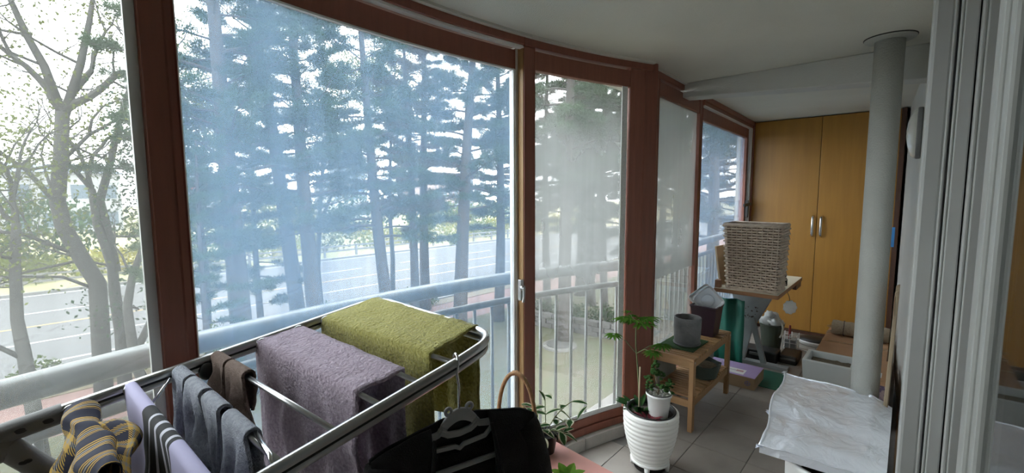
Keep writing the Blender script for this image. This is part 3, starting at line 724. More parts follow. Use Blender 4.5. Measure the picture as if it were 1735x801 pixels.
# ---------------------------------------------------------------- fixed furniture and things at the far end
M_CAB = woodmat('orange_brown_veneer', (.40, .195, .032), (.34, .16, .026), axis=2, rough=.4, scale=1.6, bump=.03)
M_CABD = woodmat('dark_cabinet_frame', (.085, .035, .02), (.06, .025, .015), axis=2)
CB = E('tall_cabinet', (-.7, 5.62, 0), 'tall orange-brown two-door cabinet closing the end of the balcony', 'cabinet')
MB().box(-1.345, -.085, 5.622, 6.08, 0, 2.305).build('carcass', M_CABD, CB)
MB().box(-1.345, -.105, 5.605, 5.622, 0, .034).build('plinth', M_CABD, CB)
MB().box(-.103, -.066, 5.594, 5.622, 0, 2.305).build('side_strip', M_CABD, CB, bevel=.002)
for nm, x0, x1, hx in (('door', -1.343, -.719, -.750), ('door', -.715, -.105, -.676)):
    d = MB().box(x0, x1, 5.6, 5.621, .037, 2.300).build(nm, M_CAB, CB, bevel=.003)
    h = MB(); h.tube([(hx, 5.6, 1.065), (hx, 5.572, 1.075), (hx, 5.566, 1.12), (hx, 5.566, 1.225), (hx, 5.572, 1.27), (hx, 5.6, 1.28)], .012, 10, flat=.55)
    h.build('handle', M_CHROME, d, smooth=True, label='chrome bow handle')
MB().box(-.112, -.09, 5.590, 5.594, 1.0, 1.19).build('tape', mat('blue_tape', (.05, .25, .6), rough=.4), CB, label='strip of blue tape')

PP = E('drain_pipe', (-.125, 3.06, 0), 'thick white-painted vertical drain pipe beside the inner wall', 'pipe')
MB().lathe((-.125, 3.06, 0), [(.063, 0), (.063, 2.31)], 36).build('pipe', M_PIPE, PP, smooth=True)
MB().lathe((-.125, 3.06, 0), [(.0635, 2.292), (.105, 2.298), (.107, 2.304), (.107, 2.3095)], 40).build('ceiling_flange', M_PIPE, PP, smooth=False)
MB().lathe((-.125, 3.06, 0), [(.107, 2.3045), (.1095, 2.3065), (.1095, 2.3098), (.107, 2.3098)], 40).build('flange_gap', M_DARK, PP)

WL = E('wall_lamp', (.03, 3.45, 1.855), 'oval wall lamp with ribbed glass shade on a grey base', 'lamp')
def oval(mb, x, hy, hz, cy, cz, n=28): return [(x, cy+hy*math.cos(2*PI*i/n), cz+hz*math.sin(2*PI*i/n)) for i in range(n)]
b = MB(); n = 28; A0 = oval(b, .029, .085, .145, 3.45, 1.855); A1 = oval(b, .004, .085, .145, 3.45, 1.855)
b.add(A0+A1, [tuple(range(n)), tuple(reversed(range(n, 2*n)))]+[(i, n+i, n+(i+1) % n, (i+1) % n) for i in range(n)])
b.build('base', mat('lamp_base_grey', (.22, .22, .22), rough=.5), WL, smooth=False, bevel=.006)
sh = MB(); G = []
for k in range(9):
    t = k/8*PI/2; ring = []
    for i in range(49):
        a = 2*PI*i/48; rib = 1+.03*(1 if (i % 4) < 2 else -1)*math.cos(t); ring.append((.005-.042*math.sin(t)*(1+.04*math.cos(a*6)), 3.45+.076*math.cos(t)*rib*math.cos(a), 1.855+.138*math.cos(t)*rib*math.sin(a)))
    G.append(ring)
sh.grid(G).build('shade', mat('ribbed_lamp_glass', (.78, .78, .72), rough=.2, vary=.02, trans=.3), WL, smooth=True)

# work table with the crossed steel stand
TB = E('work_table', (-.96, 4.43, 0), 'narrow laminate work table on a grey crossed steel stand', 'table')
MB().box(-1.2, -.72, 3.92, 4.95, .690, .722).build('table_top', woodmat('table_edge_wood', (.30, .15, .07), (.22, .10, .045), axis=0, rough=.6), TB, bevel=.002)
MB().box(-1.198, -.722, 3.922, 4.948, .7215, .7245).build('laminate', mat('cream_laminate', (.66, .62, .50), rough=.35, vary=.05, scale=3), TB)
MB().beam((-.74, 4.70, .665), (-.74, 4.93, .665), .03, .05).build('batten', M_CABD, TB)
M_STAND = mat('worn_grey_steel', (.30, .315, .31), rough=.55, col2=(.24, .25, .245), scale=9, contrast=(.25, .6))
MB().hexa([(-1.08, 4.31, .36), (-.955, 4.31, .36), (-.955, 4.34, .36), (-1.08, 4.34, .36), (-1.185, 4.31, .69), (-.80, 4.31, .69), (-.80, 4.34, .69), (-1.185, 4.34, .69)]).build('upper_plate', M_STAND, TB, bevel=.003)
MB().hexa([(-1.165, 4.305, .03), (-1.03, 4.305, .03), (-1.03, 4.335, .03), (-1.165, 4.335, .03), (-1.075, 4.305, .40), (-.965, 4.305, .40), (-.965, 4.335, .40), (-1.075, 4.335, .40)]).build('stand_leg', M_STAND, TB, bevel=.003)
MB().beam((-.985, 4.30, .42), (-.875, 4.30, .03), .03, .045, up=(1, 0, 0)).build('stand_leg', M_STAND, TB, bevel=.003)
MB().beam((-1.22, 4.32, .016), (-.69, 4.32, .016), .075, .032).build('foot', M_STAND, TB, bevel=.004)
sp = MB(); random.seed(4)
for k in range(26):
    zz = .415+random.uniform(-.03, .11); r = random.uniform(.003, .010); x = -1.005+random.uniform(-1, 1)*(.03+.38*max(0, zz-.40))
    sp.add([(x+r*math.cos(a)*random.uniform(.6, 1.2), 4.3085, zz+r*math.sin(a)*random.uniform(.5, 1)) for a in [i*PI/3 for i in range(6)]]+[(x, 4.3155, zz)], [tuple(range(6))]+[(i, 6, (i+1) % 6) for i in range(6)])
sp.build('rust_spots', mat('rust', (.10, .07, .05), rough=.9), TB, kind='stuff')

# wicker hamper on the table: woven strands over stakes
HP = E('wicker_hamper', (-.93, 4.08, .7245), 'tall woven grey-brown wicker hamper standing on the work table', 'hamper')
M_WICK = mat('wicker', (.74, .62, .51), col2=(.56, .45, .36), rough=.5, scale=30, bump=.2, bscale=300, rnd=.1)
M_WICKD = mat('wicker_dark', (.16, .11, .075), rough=.8)
HB = (-1.108, -.735, 3.945, 4.215); HT = (-1.140, -.722, 3.925, 4.225); HZ0, HZ1 = .735, 1.262
def hrect(t): return [HB[i]+(HT[i]-HB[i])*t for i in range(4)]
def perim(t, ns):
    """points and outward normals round the tapered box at height t"""
    x0, x1, y0, y1 = hrect(t); P = []
    def side(a, b, nrm, m):
        for k in range(m): P.append((a[0]+(b[0]-a[0])*(k+.5)/m, a[1]+(b[1]-a[1])*(k+.5)/m, nrm))
    side((x0, y0), (x1, y0), (0, -1), ns[0]); side((x1, y0), (x1, y1), (1, 0), ns[1]); side((x1, y1), (x0, y1), (0, 1), ns[0]); side((x0, y1), (x0, y0), (-1, 0), ns[1])
    return P
NR = 25; NSK = (11, 8)
for row in range(NR):
    t = (row+.5)/NR; z = HZ0+(HZ1-HZ0)*t; P = perim(t, (NSK[0]*2, NSK[1]*2)); pts = []
    for k, (x, y, nn) in enumerate(P):
        w = .0095*(1 if ((k//2)+row) % 2 else -1)*(1 if k % 2 else .8); pts.append((x+nn[0]*w, y+nn[1]*w, z))
    m = MB(); P3 = [Vector(p) for p in pts]; N3 = [Vector((p[2][0], p[2][1], 0)) for p in P]; cnt = len(P3); k0 = 0
    for i in range(cnt):
        for (a, b) in ((.0022, -.0078), (.0060, 0), (.0022, .0078), (-.0035, .0078), (-.0035, -.0078)): m.v.append(tuple(P3[i]+N3[i]*a+Vector((0, 0, b))))
    for i in range(cnt):
        for j in range(5): m.f.append((5*i+j, 5*((i+1) % cnt)+j, 5*((i+1) % cnt)+(j+1) % 5, 5*i+(j+1) % 5))
    m.build('woven_strand', M_WICK, HP, smooth=True)
stk = MB(); P0 = perim(0, NSK); P1 = perim(1, NSK)
for a, b in zip(P0, P1): stk.tube([(a[0], a[1], HZ0-.008), (b[0], b[1], HZ1)], .003, 5)
stk.build('stakes', M_WICK, HP, kind='stuff')
MB().hexa([(HB[0]+.014, HB[2]+.014, .73), (HB[1]-.014, HB[2]+.014, .73), (HB[1]-.014, HB[3]-.014, .73), (HB[0]+.014, HB[3]-.014, .73), (HT[0]+.014, HT[2]+.014, 1.255), (HT[1]-.014, HT[2]+.014, 1.255), (HT[1]-.014, HT[3]-.014, 1.255), (HT[0]+.014, HT[3]-.014, 1.255)]).build('liner', M_WICKD, HP)
rim = MB()
for dz, q in ((1.262, .004), (1.270, -.002)):
    x0, x1, y0, y1 = HT; rim.tube([(x0-q, y0-q, dz), ((x0+x1)/2, y0-q, dz-.004), (x1+q, y0-q, dz+.003), (x1+q, y1+q, dz), (x0-q, y1+q, dz)], .0075, 8, closed=True)
rim.build('rim_braid', M_WICK, HP, smooth=True)
ft = MB(); x0, x1, y0, y1 = HB; ft.tube([(x0, y0, .732), (x1, y0, .732), (x1, y1, .732), (x0, y1, .732)], .0078, 8, closed=True); ft.build('foot_braid', M_WICK, HP, smooth=True)
# on the table
setp(MB().hexa([(-1.200, 4.06, .7245), (-1.195, 4.30, .7245), (-1.180, 4.30, .7245), (-1.185, 4.06, .7245), (-1.250, 4.06, 1.06), (-1.245, 4.30, 1.055), (-1.230, 4.30, 1.055), (-1.235, 4.06, 1.06)]).build('cardboard_sheet', mat('kraft_board', (.42, .31, .19), rough=.85, vary=.06), bevel=.001), 'brown cardboard sheet standing between hamper and far window', 'cardboard')
setp(MB().box(-1.20, -1.155, 3.935, 3.985, .7245, .79).build('wood_block', woodmat('block_wood', (.32, .16, .09), (.24, .12, .06)), bevel=.004), 'small reddish wood block at the table corner left of the hamper', 'block')
bt = E('bottle', (-.705-.06, 4.40, .7245), 'small black bottle on the table right of the hamper', 'bottle')
MB().lathe((-.765, 4.40, .7245), [(.018, 0), (.019, .01), (.019, .055), (.008, .07), (.008, .08)], 16).build('body', M_BLACK, bt, smooth=True)
MB().lathe((-.765, 4.40, .7245), [(.010, .08), (.010, .098)], 12).build('cap', M_BLACK, bt)
setp(MB().box(-.80, -.745, 4.10, 4.17, .7245, .7275).build('yellow_card', mat('yellow_card', (.6, .42, .1), rough=.6)), 'small yellow card lying on the table edge', 'card')
# white scalloped cover hanging under the table edge
hc = E('hanging_cover', (-.705, 4.32, .55), 'white scalloped plastic cover hanging under the table edge', 'cover')
G = []
for k in range(8):
    t = k/7; ring = []
    for i in range(37):
        a = 2*PI*i/36; r_ = (.058*math.sin(t*PI/2))*(1+.07*t*math.cos(a*9)); ring.append((-.705+r_*math.cos(a)*.8, 4.325+.035*math.cos(t*PI/2)*-1+r_*math.cos(a)*.3, .557+r_*math.sin(a)))
    G.append(ring)
MB().grid(G).build('dish', M_WHITEPL, hc, smooth=True, solid=.003)
MB().tube([(-.705, 4.32, .60), (-.715, 4.32, .65), (-.735, 4.33, .692)], .003, 5).build('string', M_BLACK, hc)

# under the table
M_GREEN = mat('green_sheet', (.012, .13, .088), rough=.45, vary=.15, scale=3)
G = [[(-1.24+.24*i/9, 4.12+.02*math.sin(i*1.3)+.012*math.sin(j*1.1+i), .005+.60*j/8) for i in range(10)] for j in range(9)]
setp(MB().grid(G).build('green_tarp', M_GREEN, smooth=True, solid=.012), 'folded green plastic tarp standing behind the bench under the table', 'tarp')
setp(MB().box(-.99, -.57, 3.83, 4.22, .0005, .006).build('green_mat', M_GREEN, bevel=.002), 'flat green mat on the floor right of the lilac box', 'mat')
bk = E('bucket', (-.92, 4.78, 0), 'dark olive bucket stuffed with white plastic bags under the table', 'bucket')
MB().lathe((-.92, 4.78, 0), [(.075, 0), (.10, .26), (.106, .265), (.106, .275), (.094, .275), (.07, .02)], 24).build('body', mat('olive_plastic', (.05, .06, .04), rough=.6), bk, smooth=False)
bg = MB(); 
for k, (dx, dy, dz, r) in enumerate(((-.04, -.02, .30, .06), (.03, -.03, .29, .055), (.0, .03, .32, .06), (-.02, -.01, .36, .045), (.06, .02, .28, .04))): bg.ball((-.92+dx, 4.78+dy, dz), r, 14, 10, (1, 1, .85), .6, k*3.1)
bg.build('plastic_bags', mat('white_bag_film', (.55, .56, .54), rough=.4, vary=.1), bk, smooth=True)
MB().tube([(-.83, 4.74, .30), (-.815, 4.72, .26), (-.82, 4.71, .20), (-.835, 4.70, .17)], .009, 8).build('strap', mat('cream_strap', (.5, .47, .38), rough=.7), bk, smooth=True)
cd = E('tool_caddy', (-.79, 4.97, 0), 'small wire caddy with a red-handled tool near the cabinet foot', 'caddy')
w = MB()
for zz in (.01, .07, .13): w.tube([(-.85, 4.93, zz), (-.73, 4.93, zz), (-.73, 5.03, zz), (-.85, 5.03, zz)], .004, 6, closed=True)
for x, y in ((-.85, 4.93), (-.79, 4.93), (-.73, 4.93), (-.73, 5.03), (-.79, 5.03), (-.85, 5.03)): w.tube([(x, y, .0), (x, y, .16)], .004, 6)
w.build('wire_frame', M_WHITEPL, cd, smooth=True)
MB().box(-.835, -.745, 4.94, 5.02, .005, .10).build('box', mat('dull_tin', (.32, .33, .33), rough=.5), cd, bevel=.004)
MB().tube([(-.80, 4.98, .10), (-.80, 4.97, .235)], [.012, .009], 8).build('tool_handle', mat('dark_red_handle', (.28, .03, .025), rough=.5), cd, smooth=True)
bs = E('round_basin', (-.62, 5.30, 0), 'low white basin with a black lid before the cabinet', 'basin')
MB().lathe((-.62, 5.28, 0), [(.135, 0), (.165, .035), (.168, .05), (.15, .05), (.12, .01)], 32, ell=.8).build('basin', M_WHITEPL, bs, smooth=True)
MB().lathe((-.62, 5.28, 0), [(.16, .05), (.155, .062), (.10, .075), (.0, .08)], 32, ell=.8).build('lid', M_BLACK, bs, smooth=True)
for k, (x0, x1, y0, y1, h, lb) in enumerate(((-1.12, -.80, 4.42, 4.60, .10, 'long black tool case lying behind the table stand foot'), (-.80, -.66, 4.50, 4.76, .075, 'short black bag lying right of the long black tool case'))):
    o = E('tool_case', ((x0+x1)/2, (y0+y1)/2, 0), lb, 'case'); MB().box(x0, x1, y0, y1, 0, h).build('body', M_BLACK, o, bevel=.012); MB().box((x0+x1)/2-.06, (x0+x1)/2+.06, y0-.008, y0+.002, h*.5, h*.75).build('handle', M_GREYPL, o, bevel=.004)
MB().tube([(-.74, 4.99, .006), (-.66, 4.99, .006), (-.62, 4.94, .006), (-.60, 4.89, .008), (-.62, 4.83, .006)], .004, 6).build('cord', M_WHITEPL, cd, smooth=True)

# lilac carton
M_KRAFT = mat('kraft_carton', (.36, .25, .15), rough=.85, vary=.07, scale=10)
LB = E('lilac_box', (-.99, 3.86, 0), 'flat lilac-topped carton on the floor behind the bench', 'box')
MB().box(-1.20, -.81, 3.71, 4.00, 0, .094).build('carton', M_KRAFT, LB, bevel=.003)
MB().box(-1.199, -.811, 3.711, 3.999, .0942, .0958).build('lid_print', mat('lilac_print', (.40, .30, .52), rough=.5, vary=.06), LB)
lab = MB().box(-1.05, -.90, 3.74, 3.85, .0960, .0968).build('label', mat('white_label', (.7, .69, .67), rough=.5), LB)
MB().box(-.965, -.915, 3.79, 3.825, .0969, .0973).build('label_photo', mat('label_photo', (.45, .10, .14), col2=(.5, .4, .38), rough=.5, scale=60), lab)
MB().box(-1.04, -.965, 3.80, 3.806, .0969, .0973).build('label_line', M_GREYPL, lab)
rg = MB()
for (cx, cy, r) in ((-1.14, 3.93, .016), (-1.11, 3.94, .012)): rg.tube([(cx+r*math.cos(a), cy+r*math.sin(a), .0966) for a in [i*PI/8 for i in range(16)]], .0016, 4, closed=True)
rg.build('ring_mark', mat('print_pale', (.62, .58, .66), rough=.5), LB)
st = MB(); st.tube([(-.86+.018*math.cos(a), 3.7085, .047+.018*math.sin(a)) for a in [i*PI/8 for i in range(16)]], .0022, 4, closed=True); st.beam((-.875, 3.7085, .047), (-.845, 3.7085, .047), .002, .004); st.beam((-.86, 3.7085, .032), (-.86, 3.7085, .062), .002, .004, up=(1, 0, 0))
st.build('round_stamp', mat('print_blue', (.12, .12, .25), rough=.6), LB)

# slatted bench
BN = E('slatted_bench', (-1.1, 3.16, 0), 'two-tier slatted wooden bench under the film-covered window', 'bench')
M_BEN = woodmat('bench_wood_x', (.40, .235, .11), (.33, .185, .08), axis=0, rough=.5, bump=.05)
M_BENY = woodmat('bench_wood_y', (.40, .235, .11), (.33, .185, .08), axis=1, rough=.5, bump=.05)
M_BENZ = woodmat('bench_wood_z', (.40, .235, .11), (.33, .185, .08), axis=2, rough=.5, bump=.05)
BX0, BX1, BY0, BY1, BH = -1.245, -.95, 2.775, 3.555, .48
for x in (BX0, BX1-.03):
    for y in (BY0, BY1-.042): MB().box(x, x+.03, y, y+.042, 0, BH-.016).build('leg', M_BENZ, BN, bevel=.003)
for zt in (BH-.016, .205):
    for x in (BX0+.004, BX1-.026): MB().box(x, x+.022, BY0+.042, BY1-.042, zt-.045, zt).build('side_rail', M_BENY, BN, bevel=.003)
    for y in (BY0+.004, BY1-.026): MB().box(BX0+.03, BX1-.03, y, y+.022, zt-.045, zt).build('end_rail', M_BEN, BN, bevel=.003)
sl = None
for k in range(20):
    y = BY0+.002+k*.0394
    if sl is None: sl = MB().box(BX0, BX1, y, y+.027, BH-.016, BH).build('slat', M_BEN, BN, bevel=.003); sy = y
    else: clone(sl, (0, y-sy, 0))
sl2 = None
for k in range(18):
    y = BY0+.044+k*.0385
    if sl2 is None: sl2 = MB().box(BX0+.005, BX1-.005, y, y+.026, .205, .219).build('slat', M_BEN, BN, bevel=.003); sy = y
    else: clone(sl2, (0, y-sy, 0))
for x, y in ((BX1, BY0+.021), (BX1, BY1-.021)): MB().tube([(x-.002, y, .455), (x+.0015, y, .455)], .006, 10).build('bolt_head', M_STEEL, BN)
# on the bench
gm = [[(-1.235+.235*i/6, 2.90+.30*j/6, BH+.002+.001*math.sin(i*2+j)) for i in range(7)] for j in range(7)]
setp(MB().grid(gm).build('green_grass_mat', mat('dark_green_mat', (.03, .075, .025), rough=.95, bump=.8, bscale=250, vary=.3, scale=90), solid=.004, soff=1), 'small dark green mat on the bench under the cement pot', 'mat')
PT = E('cement_pot', (-1.09, 3.03, .488), 'dark grey cement flower pot on the slatted bench', 'pot')
M_CEM = mat('dark_cement', (.115, .12, .125), col2=(.19, .195, .20), rough=.8, scale=14, detail=8, contrast=(.4, .75), bump=.3, bscale=80)
MB().lathe((-1.09, 3.03, .488), [(.078, .018), (.084, .03), (.089, .12), (.0895, .185), (.0875, .191), (.079, .191), (.0765, .185), (.076, .135), (.0, .133)], 36).build('body', M_CEM, PT, smooth=True); smooth_angle(PT.children[0], 35)
MB().lathe((-1.09, 3.03, .488), [(.076, 0), (.088, .008), (.09, .018), (.082, .018), (.07, .012)], 36).build('saucer', M_CEM, PT, smooth=True)
MB().lathe((-1.09, 3.03, .488), [(.0755, .140), (.05, .146), (0, .143)], 20).build('soil', mat('dry_soil', (.16, .13, .09), rough=.95, vary=.3, scale=60), PT)
BIN = E('square_bin', (-1.08, 3.37, BH), 'dark plum square bin on the bench behind the cement pot', 'bin')
M_PLUM = mat('plum_plastic', (.030, .014, .022), rough=.35)
b = MB(); x0, x1, y0, y1 = -1.165, -.985, 3.285, 3.455; zb, zt = BH+.002, BH+.21
def ring4(e, z): return [(x0-e, y0-e, z), (x1+e, y0-e, z), (x1+e, y1+e, z), (x0-e, y1+e, z)]
V = ring4(-.02, zb)+ring4(0.0, zt)+ring4(.006, zt+.002)+ring4(.006, zt+.014)+ring4(-.006, zt+.014)+ring4(-.026, zb+.012)
b.add(V, [(3, 2, 1, 0)]+[(4*k+i, 4*k+(i+1) % 4, 4*k+4+(i+1) % 4, 4*k+4+i) for k in range(5) for i in range(4)]+[(20, 21, 22, 23)])
b.build('body', M_PLUM, BIN, bevel=.008)
M_CLEAR = mat('clear_tub_plastic', (.80, .82, .84), rough=.12, vary=.02, trans=.55)
def tub(c, tilt, yaw, w, h, label):
    o = E('plastic_tub', c, label, 'tub', 'clear tubs in the plum bin')
    m = MB(); M4 = Matrix.Translation(c) @ Matrix.Rotation(yaw, 4, 'Z') @ Matrix.Rotation(tilt, 4, 'Y') @ Matrix.Rotation(.72, 4, 'Z')
    def rr(s_, z): 
        pts = []
        for (sx, sy, a0) in ((1, 1, 0), (-1, 1, PI/2), (-1, -1, PI), (1, -1, 3*PI/2)):
            for k in range(4):
                a = a0+k*PI/6; pts.append(M4 @ Vector((sx*(w-.025)*s_+.025*math.cos(a), sy*(h-.025)*s_+.025*math.sin(a), z)))
        return pts
    rings = [rr(.80, 0), rr(.86, .012), rr(.97, .028), rr(1.06, .028), rr(1.06, .033), rr(1.0, .033), rr(.84, .006)]
    V = [p for r_ in rings for p in r_]; nn = 16
    m.add(V, [(k*nn+i, k*nn+(i+1) % nn, (k+1)*nn+(i+1) % nn, (k+1)*nn+i) for k in range(6) for i in range(nn)]+[tuple(range(6*nn, 7*nn))])
    m.build('tray', M_CLEAR, o, smooth=False, bevel=.001)
    d = MB(); q = []
    for k in range(20): q.append(M4 @ Vector((.045*math.cos(2*PI*k/20), .045*math.sin(2*PI*k/20), .010)))
    d.tube(q, .004, 6, closed=True); d.build('embossed_ring', M_CLEAR, o, smooth=True)
    return o
tub((-1.070, 3.365, .735), 1.38, -1.15, .082, .082, 'front clear plastic tub leaning in the plum bin')
tub((-1.10, 3.405, .735), 1.42, -1.25, .085, .085, 'rear clear plastic tub leaning in the plum bin')
# lower tier: bowl and leaning sheet
BW = E('green_bowl', (-1.03, 3.22, .219), 'dark grey-green bowl-shaped pot on the bench lower tier', 'bowl')
G = [[(-1.03+(.075+.03*t)*math.cos(2*PI*i/24)*(1+.05*math.cos(4*PI*i/24)), 3.22+(.09+.03*t)*math.sin(2*PI*i/24), .219+.105*t+(.012*math.cos(6*PI*i/24) if t > .9 else 0)) for i in range(25)] for t in (0, .15, .4, .7, .95, 1.0)]
MB().grid(G).add([(-1.03+.07*math.cos(2*PI*i/24), 3.22+.085*math.sin(2*PI*i/24), .221) for i in range(24)], [tuple(range(24))]).build('shell', mat('green_grey_glaze', (.055, .075, .062), rough=.5, vary=.15, scale=12), BW, smooth=True, solid=.006)
MB().lathe((-1.03, 3.22, .219), [(.08, .085), (.0, .09)], 20).build('soil', MATS['dry_soil'], BW)
setp(MB().hexa([(-1.238, 2.84, .2195), (-1.234, 3.20, .2195), (-1.222, 3.20, .2195), (-1.226, 2.84, .2195), (-1.252, 2.84, .40), (-1.248, 3.20, .40), (-1.240, 3.20, .40), (-1.244, 2.84, .40)]).build('leaning_board', mat('grey_green_board', (.32, .34, .31), rough=.4)), 'thin grey-green board standing at the rear of the bench lower tier', 'board')
# ---------------------------------------------------------------- right side: foil pad, pots, planter box, cartons
M_FOIL = foilmat()
FP = E('foil_pad', (-.24, 2.62, .34), 'large silver foil-wrapped pad resting on the white bowl by the wall', 'pad')
def foil_z(u, v):
    """u across (0 left .. 1 wall), v along (0 near .. 1 far)"""
    z = .405+.022*v-.020*math.exp(-((v-.42+.10*u)/.09)**2)+.010*u
    z -= .05*max(0, .10-v)/.10*.5; z += .010*noise.noise(Vector((u*3.2, v*4.1, 1.3)))+.005*noise.noise(Vector((u*9, v*12, 5.3)))+.003*noise.noise(Vector((u*22, v*25, 2)))
    z -= .05*max(0, u-.86)/.14*.6
    return z
NU, NV = 44, 64; top = []
for j in range(NV+1):
    v = j/NV; row = []
    for i in range(NU+1):
        u = i/NU; x0 = -.445-.065*v+.012*math.sin(v*9); x1 = -.004-.02*(v > .97)
        y0 = 2.185+.03*u; y1 = 3.055-.06*u
        row.append((x0+(x1-x0)*u, y0+(y1-y0)*v, foil_z(u, v)))
    top.append(row)
m = MB().grid(top)
bot = [[(p[0], p[1], .338+.012*math.sin(p[1]*6)) for p in r] for r in top]
m.grid(bot); m.f = [f if k < NU*NV else tuple(reversed(f)) for k, f in enumerate(m.f)]
off = (NU+1)*(NV+1); idx = lambda j, i: j*(NU+1)+i
loop = [idx(0, i) for i in range(NU)]+[idx(j, NU) for j in range(NV)]+[idx(NV, i) for i in range(NU, 0, -1)]+[idx(j, 0) for j in range(NV, 0, -1)]
for a, b in zip(loop, loop[1:]+loop[:1]): m.f.append((a, off+a, off+b, b))
m.build('wrapped_body', M_FOIL, FP, smooth=True); smooth_angle(FP.children[0], 50)
ed = MB()
for (pts) in ([top[0][i] for i in range(0, NU+1, 2)], [top[j][0] for j in range(0, NV+1, 2)], [top[NV][i] for i in range(0, NU+1, 2)]):
    ed.tube([(p[0], p[1], p[2]+.002+.002*noise.noise(Vector(p)*30)) for p in pts], .005, 6, flat=.6)
ed.build('folded_seam', M_FOIL, FP, smooth=True)
cr = MB(); random.seed(9)
for (j, i) in ((0, 0), (NV, 0), (int(NV*.42), 0)):
    p = Vector(top[j][i])
    for k in range(7):
        a = random.uniform(0, 6.3); q = p+Vector((random.uniform(-.008, .012), random.uniform(-.012, .012), random.uniform(-.008, .004))); e = Vector((math.cos(a), math.sin(a), random.uniform(-.4, .6)))*.016; f_ = Vector((-math.sin(a), math.cos(a), .3))*.010
        cr.add([q-e, q+f_, q+e, q-f_+Vector((0, 0, .006))], [(0, 1, 2, 3)])
cr.build('crumpled_corners', M_FOIL, FP, kind='stuff')
WP = E('white_bowl_pot', (-.19, 2.37, 0), 'large white bowl-shaped pot under the foil pad', 'pot')
MB().lathe((-.19, 2.37, 0), [(.11, 0), (.15, .02), (.178, .20), (.180, .29), (.185, .30), (.185, .318), (.170, .320), (.165, .29), (.14, .05), (0, .04)], 44).build('shell', M_WHITEPL, WP, smooth=True)
MB().lathe((-.19, 2.37, 0), [(.163, .20), (.0, .21)], 24).build('soil', mat('dark_soil', (.045, .035, .028), rough=.95, vary=.3, scale=50, bump=.6, bscale=60), WP)
TC = MB().hexa([(-.30, 2.22, .212), (-.20, 2.22, .212), (-.20, 2.27, .212), (-.30, 2.27, .212), (-.285, 2.222, .29), (-.215, 2.222, .285), (-.215, 2.262, .285), (-.285, 2.262, .29)])
setp(TC.build('terracotta_shard', mat('terracotta', (.45, .16, .055), rough=.8, vary=.15), bevel=.006), 'orange terracotta piece inside the white bowl pot', 'shard')
# rectangular white planter
PL = E('planter_box', (-.38, 3.93, 0), 'rectangular white planter box with dry soil beside the pipe', 'planter')
x0, x1, y0, y1, zt = -.525, -.215, 3.79, 4.08, .305
b = MB(); R4 = lambda e, z: [(x0+e, y0+e, z), (x1-e, y0+e, z), (x1-e, y1-e, z), (x0+e, y1-e, z)]
V = R4(.02, 0)+R4(0, zt)+R4(.028, zt)+R4(.034, zt-.06)
b.add(V, [(3, 2, 1, 0)]+[(4*k+i, 4*k+(i+1) % 4, 4*k+4+(i+1) % 4, 4*k+4+i) for k in range(3) for i in range(4)]); b.build('shell', mat('white_planter', (.60, .63, .62), rough=.5, vary=.04), PL, bevel=.006)
G = [[(x0+.036+(x1-x0-.072)*i/14, y0+.036+(y1-y0-.072)*j/14, zt-.045+.010*noise.noise(Vector((i*.5, j*.5, 0)))) for i in range(15)] for j in range(15)]
MB().grid(G).build('soil', MATS['dry_soil'], PL, smooth=True)
# cartons, burlap roll, plank
CA = E('carton', (-.25, 4.6, 0), 'large flat brown carton under the burlap roll', 'box')
MB().box(-.50, -.06, 4.13, 5.10, 0, .25).build('body', mat('brown_carton', (.42, .235, .125), rough=.8, vary=.08, scale=6), CA, bevel=.004)
MB().box(-.50, -.06, 4.595, 4.645, .2502, .2512).build('packing_tape', mat('tan_tape', (.38, .22, .11), rough=.3), CA)
MB().box(-.495, -.44, 4.16, 4.22, .2502, .2512).build('sticker', mat('pink_sticker', (.55, .36, .3), rough=.6), CA)
CB2 = E('carton', (-.12, 3.92, 0), 'upright brown carton with dark purple print behind the pipe', 'box')
MB().box(-.165, -.025, 3.62, 4.10, 0, .315).build('body', MATS['brown_carton'], CB2, bevel=.004)
MB().box(-.162, -.03, 3.617, 3.6195, .03, .29).build('printed_panel', mat('purple_print', (.10, .07, .13), col2=(.30, .22, .22), rough=.6, scale=40, contrast=(.45, .55)), CB2)
MB().box(-.125, -.07, 3.70, 3.80, .3152, .3162).build('white_label', MATS['white_label'], CB2)
RO = E('burlap_roll', (-.27, 4.86, .25), 'rolled burlap mat tied with dark string on the carton', 'roll')
M_BUR = mat('burlap', (.34, .27, .19), col2=(.26, .20, .13), rough=.95, scale=60, bump=.7, bscale=180)
pts = [(-.455+.395*k/12, 4.87-.02*k/12, .25+.066) for k in range(13)]
MB().tube(pts, [.062+.003*math.sin(k*1.9) for k in range(13)], 22).build('roll', M_BUR, RO, smooth=True); smooth_angle(RO.children[0])
for xx in (-.37, -.17): MB().tube([(xx+.002*math.sin(a*3), 4.862+.0665*math.cos(a), .316+.0665*math.sin(a)) for a in [2*PI*i/20 for i in range(20)]], .0028, 5, closed=True).build('string', mat('dark_string', (.06, .035, .03), rough=.9), RO)
fr = MB(); random.seed(2)
for k in range(9):
    a = random.uniform(0, 6.3); fr.tube([(-.455, 4.87+.05*math.cos(a), .316+.05*math.sin(a)), (-.48-random.uniform(0, .03), 4.87+.06*math.cos(a), .312+.06*math.sin(a))], [.004, .001], 4)
fr.build('frayed_end', M_BUR, RO, kind='stuff')
pk = E('plank', (-.0, 2.95, 0), 'weathered wooden plank leaning against the inner wall behind the foil pad', 'plank')
MB().hexa([(-.050, 2.94, .0), (-.030, 2.94, .0), (-.026, 3.05, .0), (-.046, 3.05, .0), (-.027, 2.93, 1.02), (-.011, 2.93, 1.03), (-.011, 3.03, 1.05), (-.027, 3.03, 1.04)]).build('board', woodmat('weathered_wood', (.30, .235, .16), (.22, .165, .11), axis=2, rough=.85), pk, bevel=.004)
